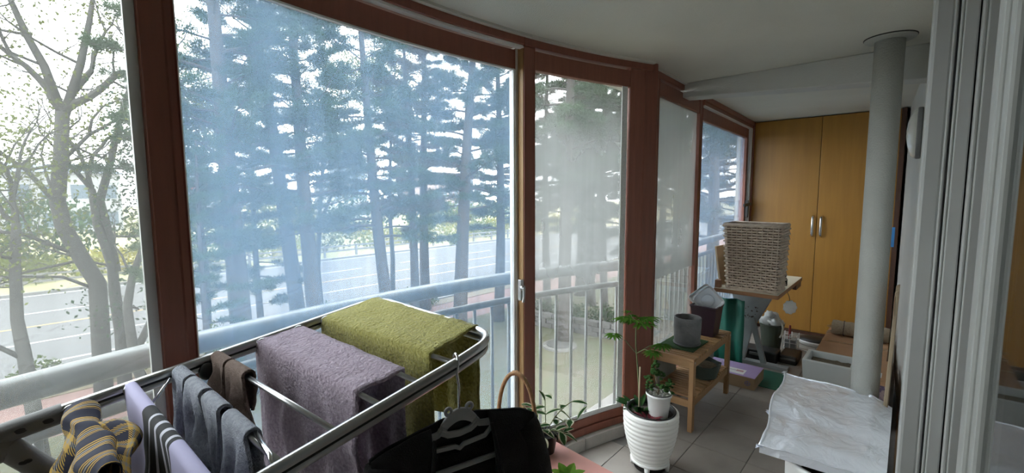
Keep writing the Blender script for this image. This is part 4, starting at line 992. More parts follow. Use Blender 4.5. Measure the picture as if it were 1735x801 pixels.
MB().box(-.0295, -.0275, 2.925, 3.03, .90, 1.0).build('pale_end', woodmat('pale_plank_end', (.42, .28, .2), (.34, .22, .15), axis=2), pk)

# ---------------------------------------------------------------- big ribbed planter with seedlings
M_CER = mat('white_ceramic', (.84, .835, .80), rough=.3, vary=.03, coat=.2)
cx, cy = -1.0, 2.27
RP = E('ribbed_planter', (cx, cy, 0), 'white ribbed ceramic planter on a wheeled stand by the corner post', 'planter')
pr_ = []
for k in range(66):
    t = k/65; z = .045+.285*t; base = .088+.056*math.sin(min(1, t*1.12)*PI/2)**.9; rib = .0045*abs(math.sin(t*PI*11)); pr_.append((base+rib if t < .96 else base+.003, z))
pr_ += [(.140, .335), (.130, .335), (.128, .30), (.08, .07), (0, .06)]
MB().lathe((cx, cy, 0), pr_, 48).build('shell', M_CER, RP, smooth=True)
MB().lathe((cx, cy, 0), [(.1275, .28), (.130, .333), (.133, .338), (.127, .342), (.120, .335), (.119, .30)], 40, cap=False).build('inner_pot', M_BLACK, RP, smooth=True, label='black inner pot rim')
MB().lathe((cx, cy, 0), [(.121, .312), (.06, .318), (0, .315)], 28).build('soil', MATS['dark_soil'], RP, smooth=True)
sd = MB(); ringp = [(cx+.098*math.cos(2*PI*i/36), cy+.098*math.sin(2*PI*i/36), .05) for i in range(36)]
sd.tube(ringp, .0075, 8, closed=True); sd.build('stand_ring', M_WHITEPL, RP, smooth=True)
for k in range(4):
    a = PI/4+k*PI/2-.5; fx, fy = cx+.092*math.cos(a), cy+.092*math.sin(a); MB().lathe((fx, fy, 0), [(.012, 0), (.013, .015), (.0155, .044)], 14).build('stand_foot', M_WHITEPL, RP, smooth=True)
MB().lathe((cx, cy, 0), [(.075, .0), (.085, .006), (.085, .014), (.0, .014)], 28).build('drip_tray', M_BLACK, RP)
def leafblade(mb, base, d, up, L, w, curl=.15, n=5):
    """pointed leaf with a midrib fold"""
    d = Vector(d).normalized(); up = Vector(up); s = d.cross(up)
    if s.length < 1e-3: s = d.orthogonal()
    s.normalize(); u = s.cross(d).normalized(); rows = []
    for k in range(n+1):
        t = k/n; c = Vector(base)+d*(L*t)-u*(curl*L*t*t); ww = w*math.sin(PI*min(1, t*.92+.06))**.8; rows.append([c-s*ww+u*ww*.3, c, c+s*ww+u*ww*.3])
    mb.grid(rows)
def palmate(mb, c, d, L):
    """maple leaf: seven narrow lobes"""
    d = Vector(d).normalized(); s = d.cross(Vector((0, 0, 1))).normalized()
    for a, l in ((0, 1), (.55, .92), (-.55, .92), (1.1, .7), (-1.1, .7), (1.75, .42), (-1.75, .42)):
        dd = d*math.cos(a)+s*math.sin(a)+Vector((0, 0, -.18)); leafblade(mb, c, dd, (0, 0, 1), L*l, L*.125, .2, 4)
M_MAPLE = leafmat('maple_leaf', (.05, .13, .02), (.09, .19, .03), .35, 20, .0)
MP = E('maple_seedling', (cx-.06, cy, .315), 'tall thin maple seedling growing in the ribbed planter', 'plant')
stem = [(-1.068, 2.27, .312), (-1.072, 2.272, .42), (-1.083, 2.27, .55), (-1.097, 2.268, .68), (-1.10, 2.27, .80)]
ms = MB(); ms.tube(stem, [.0055, .005, .0045, .0035, .003], 8)
lv = MB(); random.seed(6)
tipz = Vector(stem[-1]); brs = []
for k in range(15):
    a = k*2.4+.4; d = Vector((math.cos(a), math.sin(a), .25)); e = tipz+d*random.uniform(.02, .085)+Vector((0, 0, random.uniform(-.01, .03))); ms.tube([tipz, e], [.002, .0012], 5); lv = MB(); palmate(lv, e, d, random.uniform(.055, .085)); lv.build('leaf', M_MAPLE, MP)
for (tx, ty, tz) in ((-1.225, 2.25, .715), (-.955, 2.30, .70), (-.985, 2.24, .67)):
    a0 = Vector((-1.092, 2.27, .63)); e = Vector((tx, ty, tz)); ms.tube([a0, a0.lerp(e, .5)+Vector((0, 0, .02)), e], [.0028, .002, .0014], 6)
    for k in range(5):
        a = k*1.257+tx*9; d = Vector((math.cos(a), math.sin(a), .1)); lv = MB(); palmate(lv, e+d*.012, d, random.uniform(.045, .07)); lv.build('leaf', M_MAPLE, MP)
ms.build('stem', mat('green_stem', (.12, .14, .06), rough=.7), MP, smooth=True)
setp(MB().tube([(-1.064, 2.255, .312), (-1.060, 2.252, .565)], .0042, 8).build('support_stick', mat('pale_cane', (.55, .45, .3), rough=.7), smooth=True), 'pale support cane stuck beside the maple stem', 'stick')
SP = E('small_white_pot', (cx+.055, cy-.015, .318), 'small white plastic pot set on the ribbed planter soil', 'pot')
px_, py_ = cx+.048, cy-.012
MB().lathe((px_, py_, .318), [(.048, 0), (.050, .004), (.063, .118), (.068, .120), (.068, .132), (.062, .132), (.060, .11), (.0, .108)], 32).build('body', M_WHITEPL, SP, smooth=True)
MB().lathe((px_, py_, .318), [(.0665, .131), (.0685, .134), (.064, .137), (.061, .132)], 32, cap=False).build('rim', M_BLACK, SP, smooth=True, label='black rim')
g = MB(); random.seed(12)
for k in range(60):
    a = random.uniform(0, 6.3); r_ = .055*math.sqrt(random.random()); g.ball((px_+r_*math.cos(a), py_+r_*math.sin(a), .440), random.uniform(.005, .009), 6, 4, (1, 1, .7), .3, k)
g.build('gravel', mat('pale_gravel', (.30, .30, .26), rough=.9, vary=.4, scale=70), SP, kind='stuff')
JD = E('jade_plant', (px_, py_, .44), 'small bushy jade succulent growing in the white pot', 'plant')
js = MB(); jl = MB(); random.seed(8)
b0 = Vector((px_-.005, py_, .438)); js.tube([b0, b0+Vector((.002, 0, .03)), b0+Vector((-.004, 0, .07))], [.008, .006, .004], 8)
for (dx, dy, dz) in ((-.06, .0, .075), (.055, .01, .07), (.03, -.03, .06), (-.025, .02, .15), (-.02, -.01, .125), (.0, .03, .10), (.06, -.01, .045), (-.04, -.03, .05)):
    e = b0+Vector((dx, dy, dz)); js.tube([b0+Vector((0, 0, .03)), b0+Vector((dx*.6, dy*.6, dz*.55+.02)), e], [.004, .003, .002], 6)
    for k in range(17):
        v = Vector((random.gauss(0, 1), random.gauss(0, 1), random.gauss(.2, .7))).normalized(); jl.ball(e+v*random.uniform(.008, .027), random.uniform(.007, .011), 7, 5, (1, 1, .55), 0, k)
js.build('stem', mat('jade_bark', (.20, .16, .11), rough=.9), JD, smooth=True); jl.build('leaves', leafmat('jade_leaf', (.03, .07, .022), (.055, .11, .035), .1, 40, 0), JD, smooth=True, kind='stuff')
HB_ = E('green_seedling', (cx-.09, cy+.03, .315), 'clump of dark green leaves at the left rim of the ribbed planter', 'plant')
M_HERB = leafmat('dark_herb', (.02, .055, .02), (.04, .09, .03), .3, 30, 0); random.seed(15)
for k in range(26):
    a = random.uniform(0, 6.3); bse = Vector((cx-.075+.035*math.cos(a), cy-.01+.045*math.sin(a), .316)); d = Vector((math.cos(a)*.8-.25, math.sin(a)*.8, random.uniform(.4, 1.4))); hl = MB(); leafblade(hl, bse, d, (0, 0, 1), random.uniform(.05, .10), random.uniform(.011, .017), .35); hl.build('leaf', M_HERB, HB_)
RL_ = E('red_leaf_plant', (cx+.05, cy-.10, .315), 'low reddish-leaved plant at the front rim of the ribbed planter', 'plant')
rl = MB(); random.seed(19)
for k in range(16):
    a = random.uniform(0, 6.3); bse = Vector((cx+.03+.03*math.cos(a), cy-.085+.012*math.sin(a), .317)); d = Vector((math.cos(a), math.sin(a)*.7-.1, random.uniform(.3, 1.3))); leafblade(rl, bse, d, (0, 0, 1), random.uniform(.03, .06), .009, .3)
rl.build('leaves', leafmat('red_leaf', (.16, .03, .045), (.25, .07, .08), .3, 40, 0), RL_, kind='stuff')
yl = MB()
for k in range(7):
    a = random.uniform(0, 6.3); bse = Vector((cx+.095+.012*math.cos(a), cy-.055+.012*math.sin(a), .317)); leafblade(yl, bse, (math.cos(a), math.sin(a), .7), (0, 0, 1), .03, .007, .3)
setp(yl.build('yellow_sprout', leafmat('yellow_sprout', (.35, .32, .05), (.3, .33, .08), .3, 40, 0)), 'tiny yellow-green sprout right of the red-leaved plant', 'plant')
# ---------------------------------------------------------------- pink-red table with basket and trailing plant
M_PINK = woodmat('pink_red_board', (.82, .41, .36), (.76, .37, .32), axis=0, rough=.6, scale=1.5, bump=.02)
RT = E('low_table', (-.95, 1.1, 0), 'low table with a smooth pinkish-red top below the black garment', 'table')
MB().hexa([(-1.33, .95, .465), (-.62, .89, .465), (-.62, 1.402, .465), (-1.33, 1.476, .465), (-1.33, .95, .49), (-.62, .89, .49), (-.62, 1.402, .49), (-1.33, 1.476, .49)]).build('table_top', M_PINK, RT, bevel=.004)
for x, y in ((-1.29, 1.42), (-.67, 1.35), (-1.29, 1.0), (-.67, .95)): MB().box(x-.02, x+.02, y-.02, y+.02, 0, .465).build('leg', M_FRAME, RT, bevel=.003)
BK = E('rattan_basket', (-1.15, 1.30, .49), 'round rattan basket with a tall hooped handle on the low table', 'basket')
M_RAT = mat('rattan', (.42, .24, .115), col2=(.30, .16, .07), rough=.7, scale=70, bump=.5, bscale=160)
bc = Vector((-1.12, 1.28, .492))
G = []
for k in range(15):
    t = k/14; ring = []
    for i in range(49):
        a = 2*PI*i/48; r_ = .075+.02*t+.003*(1 if (i//2+k) % 2 else -1); ring.append((bc.x+r_*math.cos(a), bc.y+r_*math.sin(a), bc.z+.09*t))
    G.append(ring)
MB().grid(G).add([(bc.x+.075*math.cos(2*PI*i/24), bc.y+.075*math.sin(2*PI*i/24), bc.z+.001) for i in range(24)], [tuple(range(24))]).build('woven_wall', M_RAT, BK, smooth=True, solid=.004)
hd_ = [(bc.x-.090*math.cos(PI*k/20)*.9, bc.y-.02*math.cos(PI*k/20), bc.z+.08+.245*math.sin(PI*k/20)**.8) for k in range(21)]
MB().tube(hd_, .0085, 10).build('hoop_handle', M_RAT, BK, smooth=True)
for k in range(5): MB().tube([(hd_[9+k][0]+.009*math.cos(a), hd_[9+k][1]+.009*math.sin(a)*.4, hd_[9+k][2]+.009*math.sin(a)) for a in [2*PI*i/8 for i in range(8)]], .0018, 4, closed=True).build('binding', M_RAT, BK)
def varmat():
    m, nt, N, L = _new('variegated_leaf')
    out = N.new('ShaderNodeOutputMaterial'); d = N.new('ShaderNodeBsdfDiffuse'); t = N.new('ShaderNodeBsdfTranslucent'); mx = N.new('ShaderNodeMixShader'); mx.inputs[0].default_value = .3
    tc = N.new('ShaderNodeTexCoord'); sp = N.new('ShaderNodeSeparateXYZ'); L.new(tc.outputs['UV'], sp.inputs[0])
    nz = N.new('ShaderNodeTexNoise'); nz.inputs['Scale'].default_value = 70; L.new(tc.outputs['Object'], nz.inputs['Vector'])
    ad = N.new('ShaderNodeMath'); ad.operation = 'MULTIPLY_ADD'; L.new(nz.outputs['Fac'], ad.inputs[0]); ad.inputs[1].default_value = .5; L.new(sp.outputs[0], ad.inputs[2])
    rp = N.new('ShaderNodeValToRGB'); rp.color_ramp.elements[0].position = .80; rp.color_ramp.elements[1].position = .95; rp.color_ramp.elements[0].color = (.03, .07, .025, 1); rp.color_ramp.elements[1].color = (.45, .46, .33, 1)
    L.new(ad.outputs[0], rp.inputs[0]); L.new(rp.outputs[0], d.inputs[0]); L.new(rp.outputs[0], t.inputs[0]); L.new(d.outputs[0], mx.inputs[1]); L.new(t.outputs[0], mx.inputs[2]); L.new(mx.outputs[0], out.inputs[0]); return m
M_VAR = varmat()
def varleaf(mb, base, d, up, L, w):
    d = Vector(d).normalized(); s = d.cross(Vector(up)); s = s.normalized() if s.length > 1e-3 else d.orthogonal().normalized(); u = s.cross(d).normalized(); rows = []; uv = []
    for k in range(8):
        t = k/7; c = Vector(base)+d*(L*t)-u*(.22*L*t*t); ww = w*math.sin(PI*(t*.95+.03))**.75
        rows.append([c+s*(ww*q)+u*(ww*.25*abs(q)) for q in (-1, -.5, 0, .5, 1)]); uv.append([(abs(q), t) for q in (-1, -.5, 0, .5, 1)])
    mb.grid(rows, uv)
TP = E('trailing_plant', (-1.03, 1.33, .49), 'variegated trailing plant with cream-edged leaves beside the basket', 'plant')
MB().lathe((-1.035, 1.36, .492), [(.035, 0), (.048, .075), (.051, .078), (.046, .078), (.0, .07)], 20).build('nursery_pot', M_BLACK, TP, smooth=True)
vs = MB(); random.seed(31); vl = 0
for k in range(9):
    a = k*.75; p = Vector((-1.035, 1.36, .56)); d = Vector((math.cos(a)*.5, math.sin(a)*.5, 1)).normalized(); pts = [p]
    Lr = random.uniform(.10, .24)
    for q in range(5):
        d = (d+Vector((math.cos(a)*.22, math.sin(a)*.22, -.12))).normalized(); p = p+d*(Lr/5); pts.append(p)
        if q > 0:
            lf = MB(); varleaf(lf, p, Vector((random.gauss(0, 1), random.gauss(0, 1), random.gauss(.1, .5))), (0, 0, 1), random.uniform(.045, .07), random.uniform(.013, .019)); lf.build('leaf', M_VAR, TP, smooth=True)
    vs.tube(pts, .002, 5)
vs.build('vines', MATS['green_stem'], TP, smooth=True)
lf = MB(); random.seed(44)
for k in range(7):
    a = k*.9; leafblade(lf, (-.86, 1.26, .492), (math.cos(a), math.sin(a), .9), (0, 0, 1), .07, .02, .3)
setp(lf.build('green_sprig', leafmat('bright_leaf', (.10, .24, .03), (.15, .30, .05), .35, 30, 0)), 'bright green leafy sprig on the low table by the black garment', 'plant')

# ---------------------------------------------------------------- drying rack
DRK = E('drying_rack', (-1.09, .35, 0), 'steel folding drying rack with grey grips loaded with laundry', 'drying rack')
XF, XN = -1.385, -.80
def farz(y): return 1.0405+.134*y
def nearz(y): return .998+.168*y
far = [(XF, -.16+.05*k, farz(-.16+.05*k)) for k in range(19)]
near = [(XN, -.16+.05*k, nearz(-.16+.05*k)) for k in range(19)]
endp = []
for k in range(9):
    a = PI/2*k/8; endp.append((XF+.08-.08*math.cos(a), .76+.08*math.sin(a), farz(.76+.08*math.sin(a))))
for k in range(9):
    a = PI/2*k/8; endp.append((XN-.08+.08*math.sin(a), .76+.08*math.cos(a), nearz(.76+.08*math.cos(a))+.004))
path = far[:18]+endp+list(reversed(near[:18]))
fr_ = MB(); fr_.tube(path, .0115, 10); fr_.build('frame_tube', M_STEEL, DRK, smooth=True)
MB().tube([(p[0], p[1], p[2]-.021) for p in path], .0085, 8).build('lower_frame_tube', M_STEEL, DRK, smooth=True)
gv = MB(); gv.tube([(p[0], p[1], p[2]-.011) for p in path], .008, 6); gv.build('frame_groove', mat('groove_dark', (.05, .05, .05), rough=.5, metal=.5), DRK, smooth=True)
BARS = [((XF, .642, farz(.642)-.006), (XN, .696, nearz(.696)-.006)), ((XF, .557, farz(.557)-.006), (XN, .593, nearz(.593)-.006)), ((XF, .453, farz(.453)-.006), (XN, .493, nearz(.493)-.006)),
        ((XF, .341, farz(.341)-.006), (XN, .393, nearz(.393)-.006)), ((XF, .255, farz(.255)-.006), (XN, .289, nearz(.289)-.006)), ((XF, .161, farz(.161)-.006), (XN, .19, nearz(.19)-.006)), ((XF, .057, farz(.057)-.006), (XN, .09, nearz(.09)-.006))]
for a, b in BARS:
    MB().tube([a, b], .0062, 10).build('bar', M_STEEL, DRK, smooth=True)
    MB().tube([(a[0]+.012, a[1], a[2]), (a[0]+.017, a[1], a[2])], .0155, 18).build('bar_washer', M_STEEL, DRK, bevel=.002)
q0, q1 = Vector(BARS[4][0]), Vector(BARS[4][1])
MB().tube([q0.lerp(q1, .78)+Vector((0, .004, .012)), q0.lerp(q1, .92)+Vector((0, -.004, .004)), q1+Vector((-.01, -.012, -.012))], .005, 8).build('wire_link', M_CHROME, DRK, smooth=True)
a = Vector((XF+.02, .235, 1.062)); MB().tube([a, a+Vector((.02, -.03, -.03)), a+Vector((.015, -.075, -.085)), a+Vector((.005, -.105, -.13))], .004, 8).build('wire_link', M_CHROME, DRK, smooth=True)
cp = Vector((XF+.012, .318, farz(.318)-.03)); MB().ball(cp, .022, 12, 8, (.6, 1, 1.1)).build('hinge_cap', M_BLACK, DRK, smooth=True)
def sleeve(pts, r, holes, nm):
    o = MB().tube(pts, r, 14).build(nm, M_GREYPL, DRK, smooth=True); smooth_angle(o)
    P = [Vector(p) for p in pts]
    for t in holes:
        c = P[0].lerp(P[-1], t)+Vector((r*.93, 0, .0)); d = (P[-1]-P[0]).normalized()*.011
        MB().ball(c, .0065, 10, 6, (.35, 1.7, .9)).build('grip_hole', M_BLACK, o, smooth=True)
sleeve([(XF, .045, farz(.045)-.008), (XF, -.16, farz(-.16)-.008)], .022, (.12, .32, .52, .72, .9), 'grip_sleeve')
sleeve([(XN, -.02, nearz(-.02)-.008), (XN, -.16, nearz(-.16)-.008)], .022, (.3, .6), 'grip_sleeve')
MB().ball((XF, -.055, farz(-.055)-.035), .032, 14, 10, (.8, 1, 1)).build('hinge_hub', M_GREYPL, DRK, smooth=True)
for X_ in (XF, XN):
    t0 = Vector((X_, -.045, 1.0)); t1 = Vector((X_, .62, .012))
    MB().tube([t0, t1], .011, 10).build('leg', M_STEEL, DRK, smooth=True)
    if X_ == XF: sleeve([tuple(t0), tuple(t0.lerp(t1, .22))], .023, (.18, .42, .66, .88), 'leg_grip')
    MB().tube([(X_, -.06, 1.0), (X_, -.62, .012)], .011, 10).build('leg', M_STEEL, DRK, smooth=True)
for y in (.62, -.62): MB().tube([(XF, y, .012), (XN, y, .012)], .011, 10).build('foot_tube', M_STEEL, DRK, smooth=True)

# ---------------------------------------------------------------- laundry
def barpt(b, x):
    a, c = BARS[b] if b >= 0 else ((XF, .825, farz(.825)), (XN, .835, nearz(.835)+.004))
    t = (x-a[0])/(c[0]-a[0]); return (x, a[1]+(c[1]-a[1])*t, a[2]+(c[2]-a[2])*t)
def drape(b1, b2, x0, x1, h1, h2, thick, seed, wr=.006, nx=40, sag=.008, r=.011, folds=5, flare=.0, uvs=False, wfun=None, nh=18, hw=None):
    """cloth over bars b1 (near side, hanging h1) and b2 (hanging h2); returns MB"""
    rows = []; UV = []
    prof = [('a', 1-k/nh) for k in range(nh)]+[('t', k/10) for k in range(11)]+[('b', k/nh) for k in range(1, nh+1)]
    dist = 0
    for pi_, (kd, t) in enumerate(prof):
        row = []; uvr = []
        for i in range(nx+1):
            s_ = i/nx
            if wfun: c_, w_ = wfun(kd, t); x = c_+(s_-.5)*w_
            else: x = x0+(x1-x0)*s_
            p1 = Vector(barpt(b1, x)); p2 = Vector(barpt(b2, x)); ph = seed*1.37
            nz = noise.noise(Vector((x*9+ph, pi_*.16, seed)))
            if kd == 'a':
                hh = h1*(1+.05*noise.noise(Vector((x*7, seed, 0)))); f = math.sin(folds*2*PI*s_+ph+1.2*nz)
                q = Vector((x+.35*wr*nz, p1.y-r-(wr*f+wr*1.2*nz)*min(1, t*2.2)-flare*t, p1.z+r*.4-hh*t)); vv = -h1*t
            elif kd == 'b':
                hh = h2*(1+.05*noise.noise(Vector((x*7, seed+3, 0)))); f = math.sin(folds*2*PI*s_*1.1+ph+2+1.2*nz)
                q = Vector((x+.35*wr*nz, p2.y+r+(wr*f+wr*1.2*nz)*min(1, t*2.2)+flare*t, p2.z+r*.4-hh*t)); vv = (p2-p1).length+h2*t
            else:
                if b1 == b2:
                    a = PI*t; q = Vector((x, p1.y-r*math.cos(a), p1.z+r*.4+r*math.sin(a)))
                else:
                    q = p1.lerp(p2, t); q = q+Vector((0, (-r if t < .5 else r)*abs(1-2*t)**4, r*(.4+.6*(1-abs(1-2*t)**6))+.004-sag*math.sin(PI*t)+wr*.45*noise.noise(Vector((x*14, t*3+seed, 2)))+wr*.22*noise.noise(Vector((x*55, t*4+seed, 5)))))
                vv = (p2-p1).length*t
            row.append(q); uvr.append((x, vv))
        rows.append(row); UV.append(uvr)
    m = MB(); m.grid(rows, UV if uvs else None); return m
def towelmat(name, c, c2): return mat(name, c, col2=c2, rough=.95, scale=130, bump=1.0, bscale=110, sheen=.2, detail=3)
M_PURP = towelmat('mauve_terry', (.46, .375, .45), (.31, .24, .30))
M_GRN = towelmat('olive_terry', (.45, .41, .115), (.30, .28, .06))
def hem(m_rows, mtl, par): pass
T1 = E('mauve_towel', (-1.13, .52, .60), 'greyish mauve terry towel hanging over two bars of the rack', 'towel')
tw = drape(2, 1, -1.385, -.888, .40, .40, .007, 3.0, wr=.008, folds=4.5, nx=70, nh=30); tw.build('cloth', M_PURP, T1, smooth=True, solid=.008)
ed = [Vector(tw.v[k*71+70]) for k in range(len(tw.v)//71)]; MB().tube([p+Vector((.002, 0, 0)) for p in ed], .0055, 6).build('hem', M_PURP, T1, smooth=True)
T2 = E('olive_towel', (-1.13, .74, .70), 'olive green terry towel hanging over the far end of the rack', 'towel')
tw = drape(0, -1, -1.375, -.888, .44, .30, .007, 8.0, wr=.008, folds=4, nx=70, nh=30, sag=.006); tw.build('cloth', M_GRN, T2, smooth=True, solid=.008)
ed = [Vector(tw.v[k*71+70]) for k in range(len(tw.v)//71)]; MB().tube([p+Vector((.002, 0, 0)) for p in ed], .0055, 6).build('hem', M_GRN, T2, smooth=True)

def sock(nm, bar, xc, w, h1, h2, m, label, seed, group, shift=0.0, toe=.03, cuff=None):
    """sock folded over a bar: leg hangs on the near side, foot with bent heel on the far side"""
    o = E(nm, (xc, barpt(bar, xc)[1], barpt(bar, xc)[2]-h1), label, 'sock', group)
    def wf(kd, t):
        if kd == 'a': return xc+shift*t+toe*max(0, t-.55)*1.6, w*(1+.10*math.sin(t*3))*(1-.55*max(0, t-.82)/.18*.8)
        if kd == 'b': return xc-shift*t, w*(1-.08*t)
        return xc, w*(.96)
    m1 = drape(bar, bar, 0, 1, h1, h2, .005, seed, wr=.010, folds=1.6, nx=22, r=.013, wfun=wf, nh=16); m1.build('knit', m, o, smooth=True, solid=.007)
    if cuff:
        nx1 = 23; last = [Vector(m1.v[len(m1.v)-nx1+i]) for i in range(nx1)]; MB().tube([p+Vector((0, 0, .004)) for p in last], .006, 6).build('cuff', cuff, o, smooth=True)
    return o
M_SGREY = mat('grey_knit', (.40, .42, .47), col2=(.27, .285, .33), rough=.95, scale=90, bump=.8, bscale=350)
M_SBRN = mat('brown_knit', (.24, .175, .145), col2=(.18, .125, .10), rough=.95, scale=90, bump=.7, bscale=350)
M_SDK = mat('navy_cuff', (.02, .022, .03), rough=.9)
sock('sock', 4, -1.325, .085, .20, .15, M_SGREY, 'grey sock nearest the window on the sock bar', 2.2, 'grey socks on the rack', -.01, -.05)
sock('sock', 4, -1.225, .095, .17, .13, M_SGREY, 'second grey sock from the window, with its toe kicked sideways', 5.1, 'grey socks on the rack', .0, .09)
sock('sock', 4, -1.115, .095, .24, .16, M_SGREY, 'third grey sock from the window, hanging lowest', 7.7, 'grey socks on the rack', .02, .02)
sock('sock', 4, -.985, .115, .21, .16, M_SGREY, 'grey sock nearest the camera, with a dark navy opening', 9.3, 'grey socks on the rack', .01, .02, M_SDK)
sock('sock', 3, -1.335, .085, .10, .09, M_SBRN, 'brown sock folded over the bar beside the mauve towel', 3.4, 'brown socks on the rack', .0, .03)
sock('sock', 3, -1.235, .10, .14, .10, M_SBRN, 'brown sock whose foot dangles lowest, before the mauve towel', 6.6, 'brown socks on the rack', .02, .05)
# lavender shirt with black panel and white stripes
def shirtmat():
    m, nt, N, L = _new('lavender_black_stripe'); out = N.new('ShaderNodeOutputMaterial'); b = N.new('ShaderNodeBsdfPrincipled'); L.new(b.outputs[0], out.inputs[0]); b.inputs['Roughness'].default_value = .85
    tc = N.new('ShaderNodeTexCoord'); sp = N.new('ShaderNodeSeparateXYZ'); L.new(tc.outputs['UV'], sp.inputs[0]); u = sp.outputs[0]
    rp = N.new('ShaderNodeValToRGB'); mr = N.new('ShaderNodeMapRange'); L.new(u, mr.inputs[0]); mr.inputs[1].default_value = -1.39; mr.inputs[2].default_value = -.80
    L.new(mr.outputs[0], rp.inputs[0]); cr_ = rp.color_ramp; cr_.interpolation = 'CONSTANT'
    lav, blk, wh = (.42, .40, .58, 1), (.012, .012, .014, 1), (.55, .55, .62, 1)
    stops = [(0, lav), (.30, blk), (.385, wh), (.40, blk), (.455, wh), (.475, blk), (.52, wh), (.54, blk), (.585, wh), (.60, blk), (.625, lav)]
    cr_.elements[0].color = stops[0][1]; cr_.elements[1].position = stops[1][0]; cr_.elements[1].color = stops[1][1]
    for p, c in stops[2:]: e = cr_.elements.new(p); e.color = c
    L.new(rp.outputs[0], b.inputs['Base Color']); return m
SH = E('lavender_shirt', (-1.1, .17, .75), 'lavender shirt with black panel and white stripes over a rack bar', 'shirt')
drape(5, 5, -1.378, -.83, .34, .30, .004, 4.4, wr=.010, folds=3.2, nx=80, r=.012, uvs=True, nh=24).build('cloth', shirtmat(), SH, smooth=True, solid=.003)
# crumpled plaid shirt
PS = E('plaid_shirt', (-1.2, .06, .8), 'crumpled yellow and navy plaid shirt bunched on the rack', 'shirt')
mm = drape(6, 6, -1.352, -1.02, .26, .24, .004, 12.0, wr=.024, folds=2.6, nx=70, r=.021, uvs=True, nh=26)
for k, v in enumerate(mm.v):
    p = Vector(v); n1 = noise.noise(p*11+Vector((3, 1, 7))); n2 = noise.noise(p*23); p.z += .014*n1+.007*n2-.004; p.y += .020*noise.noise(p*9+Vector((9, 4, 1)))+.014*noise.noise(p*19+Vector((2, 8, 3))); p.x += .010*noise.noise(p*15+Vector((5, 2, 8))); mm.v[k] = tuple(p)
mm.build('cloth', plaidmat(), PS, smooth=True, solid=.003)
sl_ = MB(); rows = []; UV = []
for k in range(22):
    t = k/21; c = Vector((-1.26+.22*t, .10+.02*math.sin(t*4), 1.025-.01*t-.20*max(0, t-.7))); r_ = .024+.010*math.sin(t*7)
    rows.append([c+Vector((.25*r_*math.cos(a), r_*math.cos(a), r_*math.sin(a)*.8+.004*math.sin(a*3+t*12))) for a in [2*PI*i/20 for i in range(21)]]); UV.append([(t*.3, i*.012) for i in range(21)])
sl_.grid(rows, UV).build('sleeve', MATS.get('plaid') or bpy.data.materials['plaid_cotton'], PS, smooth=True)

# hanger and black garment on the near rail
HG = E('plastic_hanger', (-.79, .69, 1.0), 'grey plastic hanger with bear-ear crest hooked on the rack', 'hanger')
HD = Vector((.284, .959, 0)); HN = Vector((.959, -.284, 0)); HC = Vector((-.79, .69, 0))
def hp(s, z, n=0.0): return HC+HD*s+HN*n+Vector((0, 0, z))
M_HANG = mat('grey_hanger_plastic', (.40, .40, .40), rough=.4)
hk = MB(); hk.tube([hp(0, 1.0), hp(.0, 1.06), hp(-.004, 1.09), hp(.0, 1.115), hp(.0, 1.13, -.004), hp(.0, 1.134, -.016), hp(.0, 1.128, -.026), hp(0, 1.118, -.028)], .003, 8); hk.build('wire_hook', M_CHROME, HG, smooth=True)
def flatpath(mb, pts, w, n0=-.004, n1=.004):
    """flat plastic strip in the hanger plane"""
    P = [Vector((p[0], p[1])) for p in pts]; V = []; k = len(P)
    for i in range(k):
        t = P[min(i+1, k-1)]-P[max(i-1, 0)]; t.normalize(); nn = Vector((-t.y, t.x)); w_ = w[i] if isinstance(w, list) else w
        for sgn, n_ in ((-1, n0), (1, n0), (1, n1), (-1, n1)): q = P[i]+nn*(sgn*w_/2); V.append(hp(q.x, q.y, n_))
    F = [(3, 2, 1, 0), (4*k-4, 4*k-3, 4*k-2, 4*k-1)]+[(4*i+j, 4*i+4+j, 4*i+4+(j+1) % 4, 4*i+(j+1) % 4) for i in range(k-1) for j in range(4)]
    mb.add(V, F)
hb = MB()
flatpath(hb, [(-.045+.09*k/14, .957+.030*math.sin(PI*(k/14))**.8) for k in range(15)], [.018+.014*math.sin(PI*k/14) for k in range(15)])
hb.build('crest', M_HANG, HG, bevel=.002)
for sgn in (-1, 1):
    e = MB(); e.tube([hp(sgn*.028+.008*math.cos(a), 1.000+.008*math.sin(a)) for a in [2*PI*i/12 for i in range(12)]], .0045, 6, closed=True); e.build('crest_ear', M_HANG, HG, smooth=True)
ar = MB()
flatpath(ar, [(.04, .965), (.055, .950), (.10, .942), (.155, .915), (.20, .88)], [.016, .016, .02, .02, .014]); ar.build('arm', M_HANG, HG, bevel=.002)
ar = MB(); flatpath(ar, [(-.04, .965), (-.055, .950), (-.10, .942), (-.155, .915), (-.20, .88)], [.016, .016, .02, .02, .014]); ar.build('arm', M_HANG, HG, bevel=.002)
lb = MB(); flatpath(lb, [(-.05, .955), (-.03, .943), (.0, .939), (.03, .943), (.05, .955)], .016); lb.build('crest_base', M_HANG, HG, bevel=.002)
vb = MB(); flatpath(vb, [(-.115, .918), (-.06, .912), (-.012, .908), (0, .900), (.012, .908), (.07, .912), (.10, .938)], .011); vb.build('notched_bar', M_HANG, HG, bevel=.002)
tb = MB(); flatpath(tb, [(-.18, .885), (-.14, .858), (-.10, .852), (.10, .852), (.14, .858), (.18, .885)], .013); tb.build('trouser_bar', M_HANG, HG, bevel=.002)
M_BLK = mat('black_knit', (.008, .008, .009), rough=.95, bump=.5, bscale=350, vary=.2, scale=60, sheen=.05)
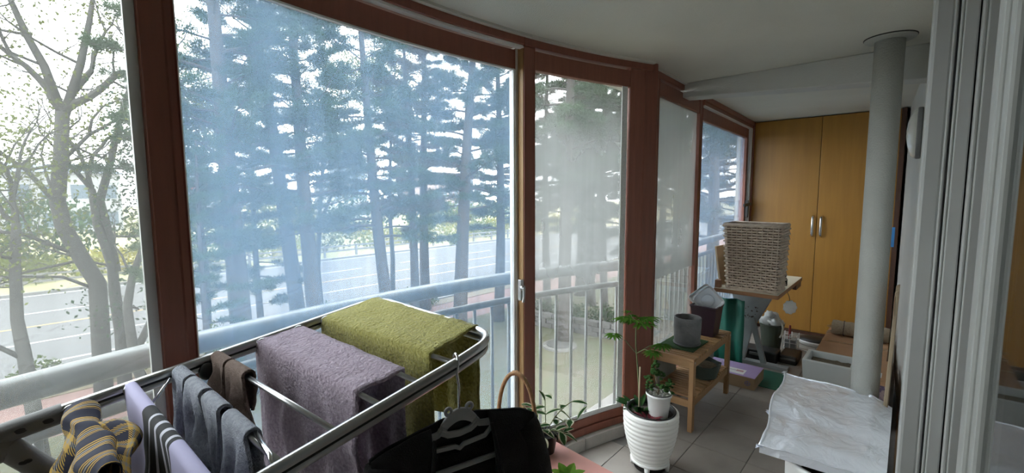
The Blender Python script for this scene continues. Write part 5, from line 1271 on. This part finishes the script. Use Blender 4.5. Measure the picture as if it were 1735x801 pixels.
GM = E('black_cardigan', (-.78, .7, .45), 'black knitted cardigan hanging open on the grey hanger', 'cardigan')
def top_z(s):
    a = abs(s); return .982-.22*max(0, a-.045)-.9*max(0, a-.17)**1.5
def panel(s_from, s_to, n_sgn, zb, seed, dn=.03, ns=26, nz=30):
    rows = []
    for j in range(nz+1):
        t = j/nz; row = []
        for i in range(ns+1):
            s_ = s_from(t)+(s_to(t)-s_from(t))*i/ns; zt = top_z(s_); z = zt+(zb-zt)*t
            d_ = dn*(math.sin(min(1, t*5)*PI/2))*(1+.3*math.sin(s_*38+seed)*t)+.006*noise.noise(Vector((s_*14, t*5, seed)))
            fade = min(1, max(0, (.24-abs(s_))/.05)); row.append(hp(s_, z+.004*noise.noise(Vector((s_*20, t*6, seed+2))), n_sgn*(d_*(.25+.75*fade)+.006)))
        rows.append(row)
    return rows
half = lambda t: .215+.02*t
MB().grid(panel(lambda t: -half(t), half, -1, .42, 1.0)).build('back_panel', M_BLK, GM, smooth=True, solid=.005)
MB().grid(panel(lambda t: .075+.03*math.sin(min(1, t*1.8)*PI/2)*0+.035*t, half, 1, .42, 2.0)).build('front_panel', M_BLK, GM, smooth=True, solid=.005)
MB().grid(panel(lambda t: -half(t), lambda t: -.075-.035*t, 1, .42, 3.0)).build('front_panel', M_BLK, GM, smooth=True, solid=.005)
MB().grid(panel(lambda t: -.12, lambda t: .12, -.6, .44, 4.0, dn=.02)).build('inner_lining', M_BLK, GM, smooth=True)
for sgn in (-1, 1):
    P_ = []; R_ = []
    for k in range(12):
        t = k/11; P_.append(hp(sgn*(.185+.055*t+.02*math.sin(t*3)), .905-.42*t+.012*math.cos(t*4), .01*math.sin(t*5))); R_.append(.045+.018*math.sin(PI*min(1, t*1.4))*.6-.012*t)
    MB().tube(P_, R_, 16, flat=.75).build('sleeve', M_BLK, GM, smooth=True)
    cl = [hp(sgn*(.07+.045*t+.005), .955-.30*t, .028+.02*math.sin(t*PI)) for t in [k/10 for k in range(11)]]; MB().tube(cl, .005, 8).build('button_band', M_BLK, GM, smooth=True)
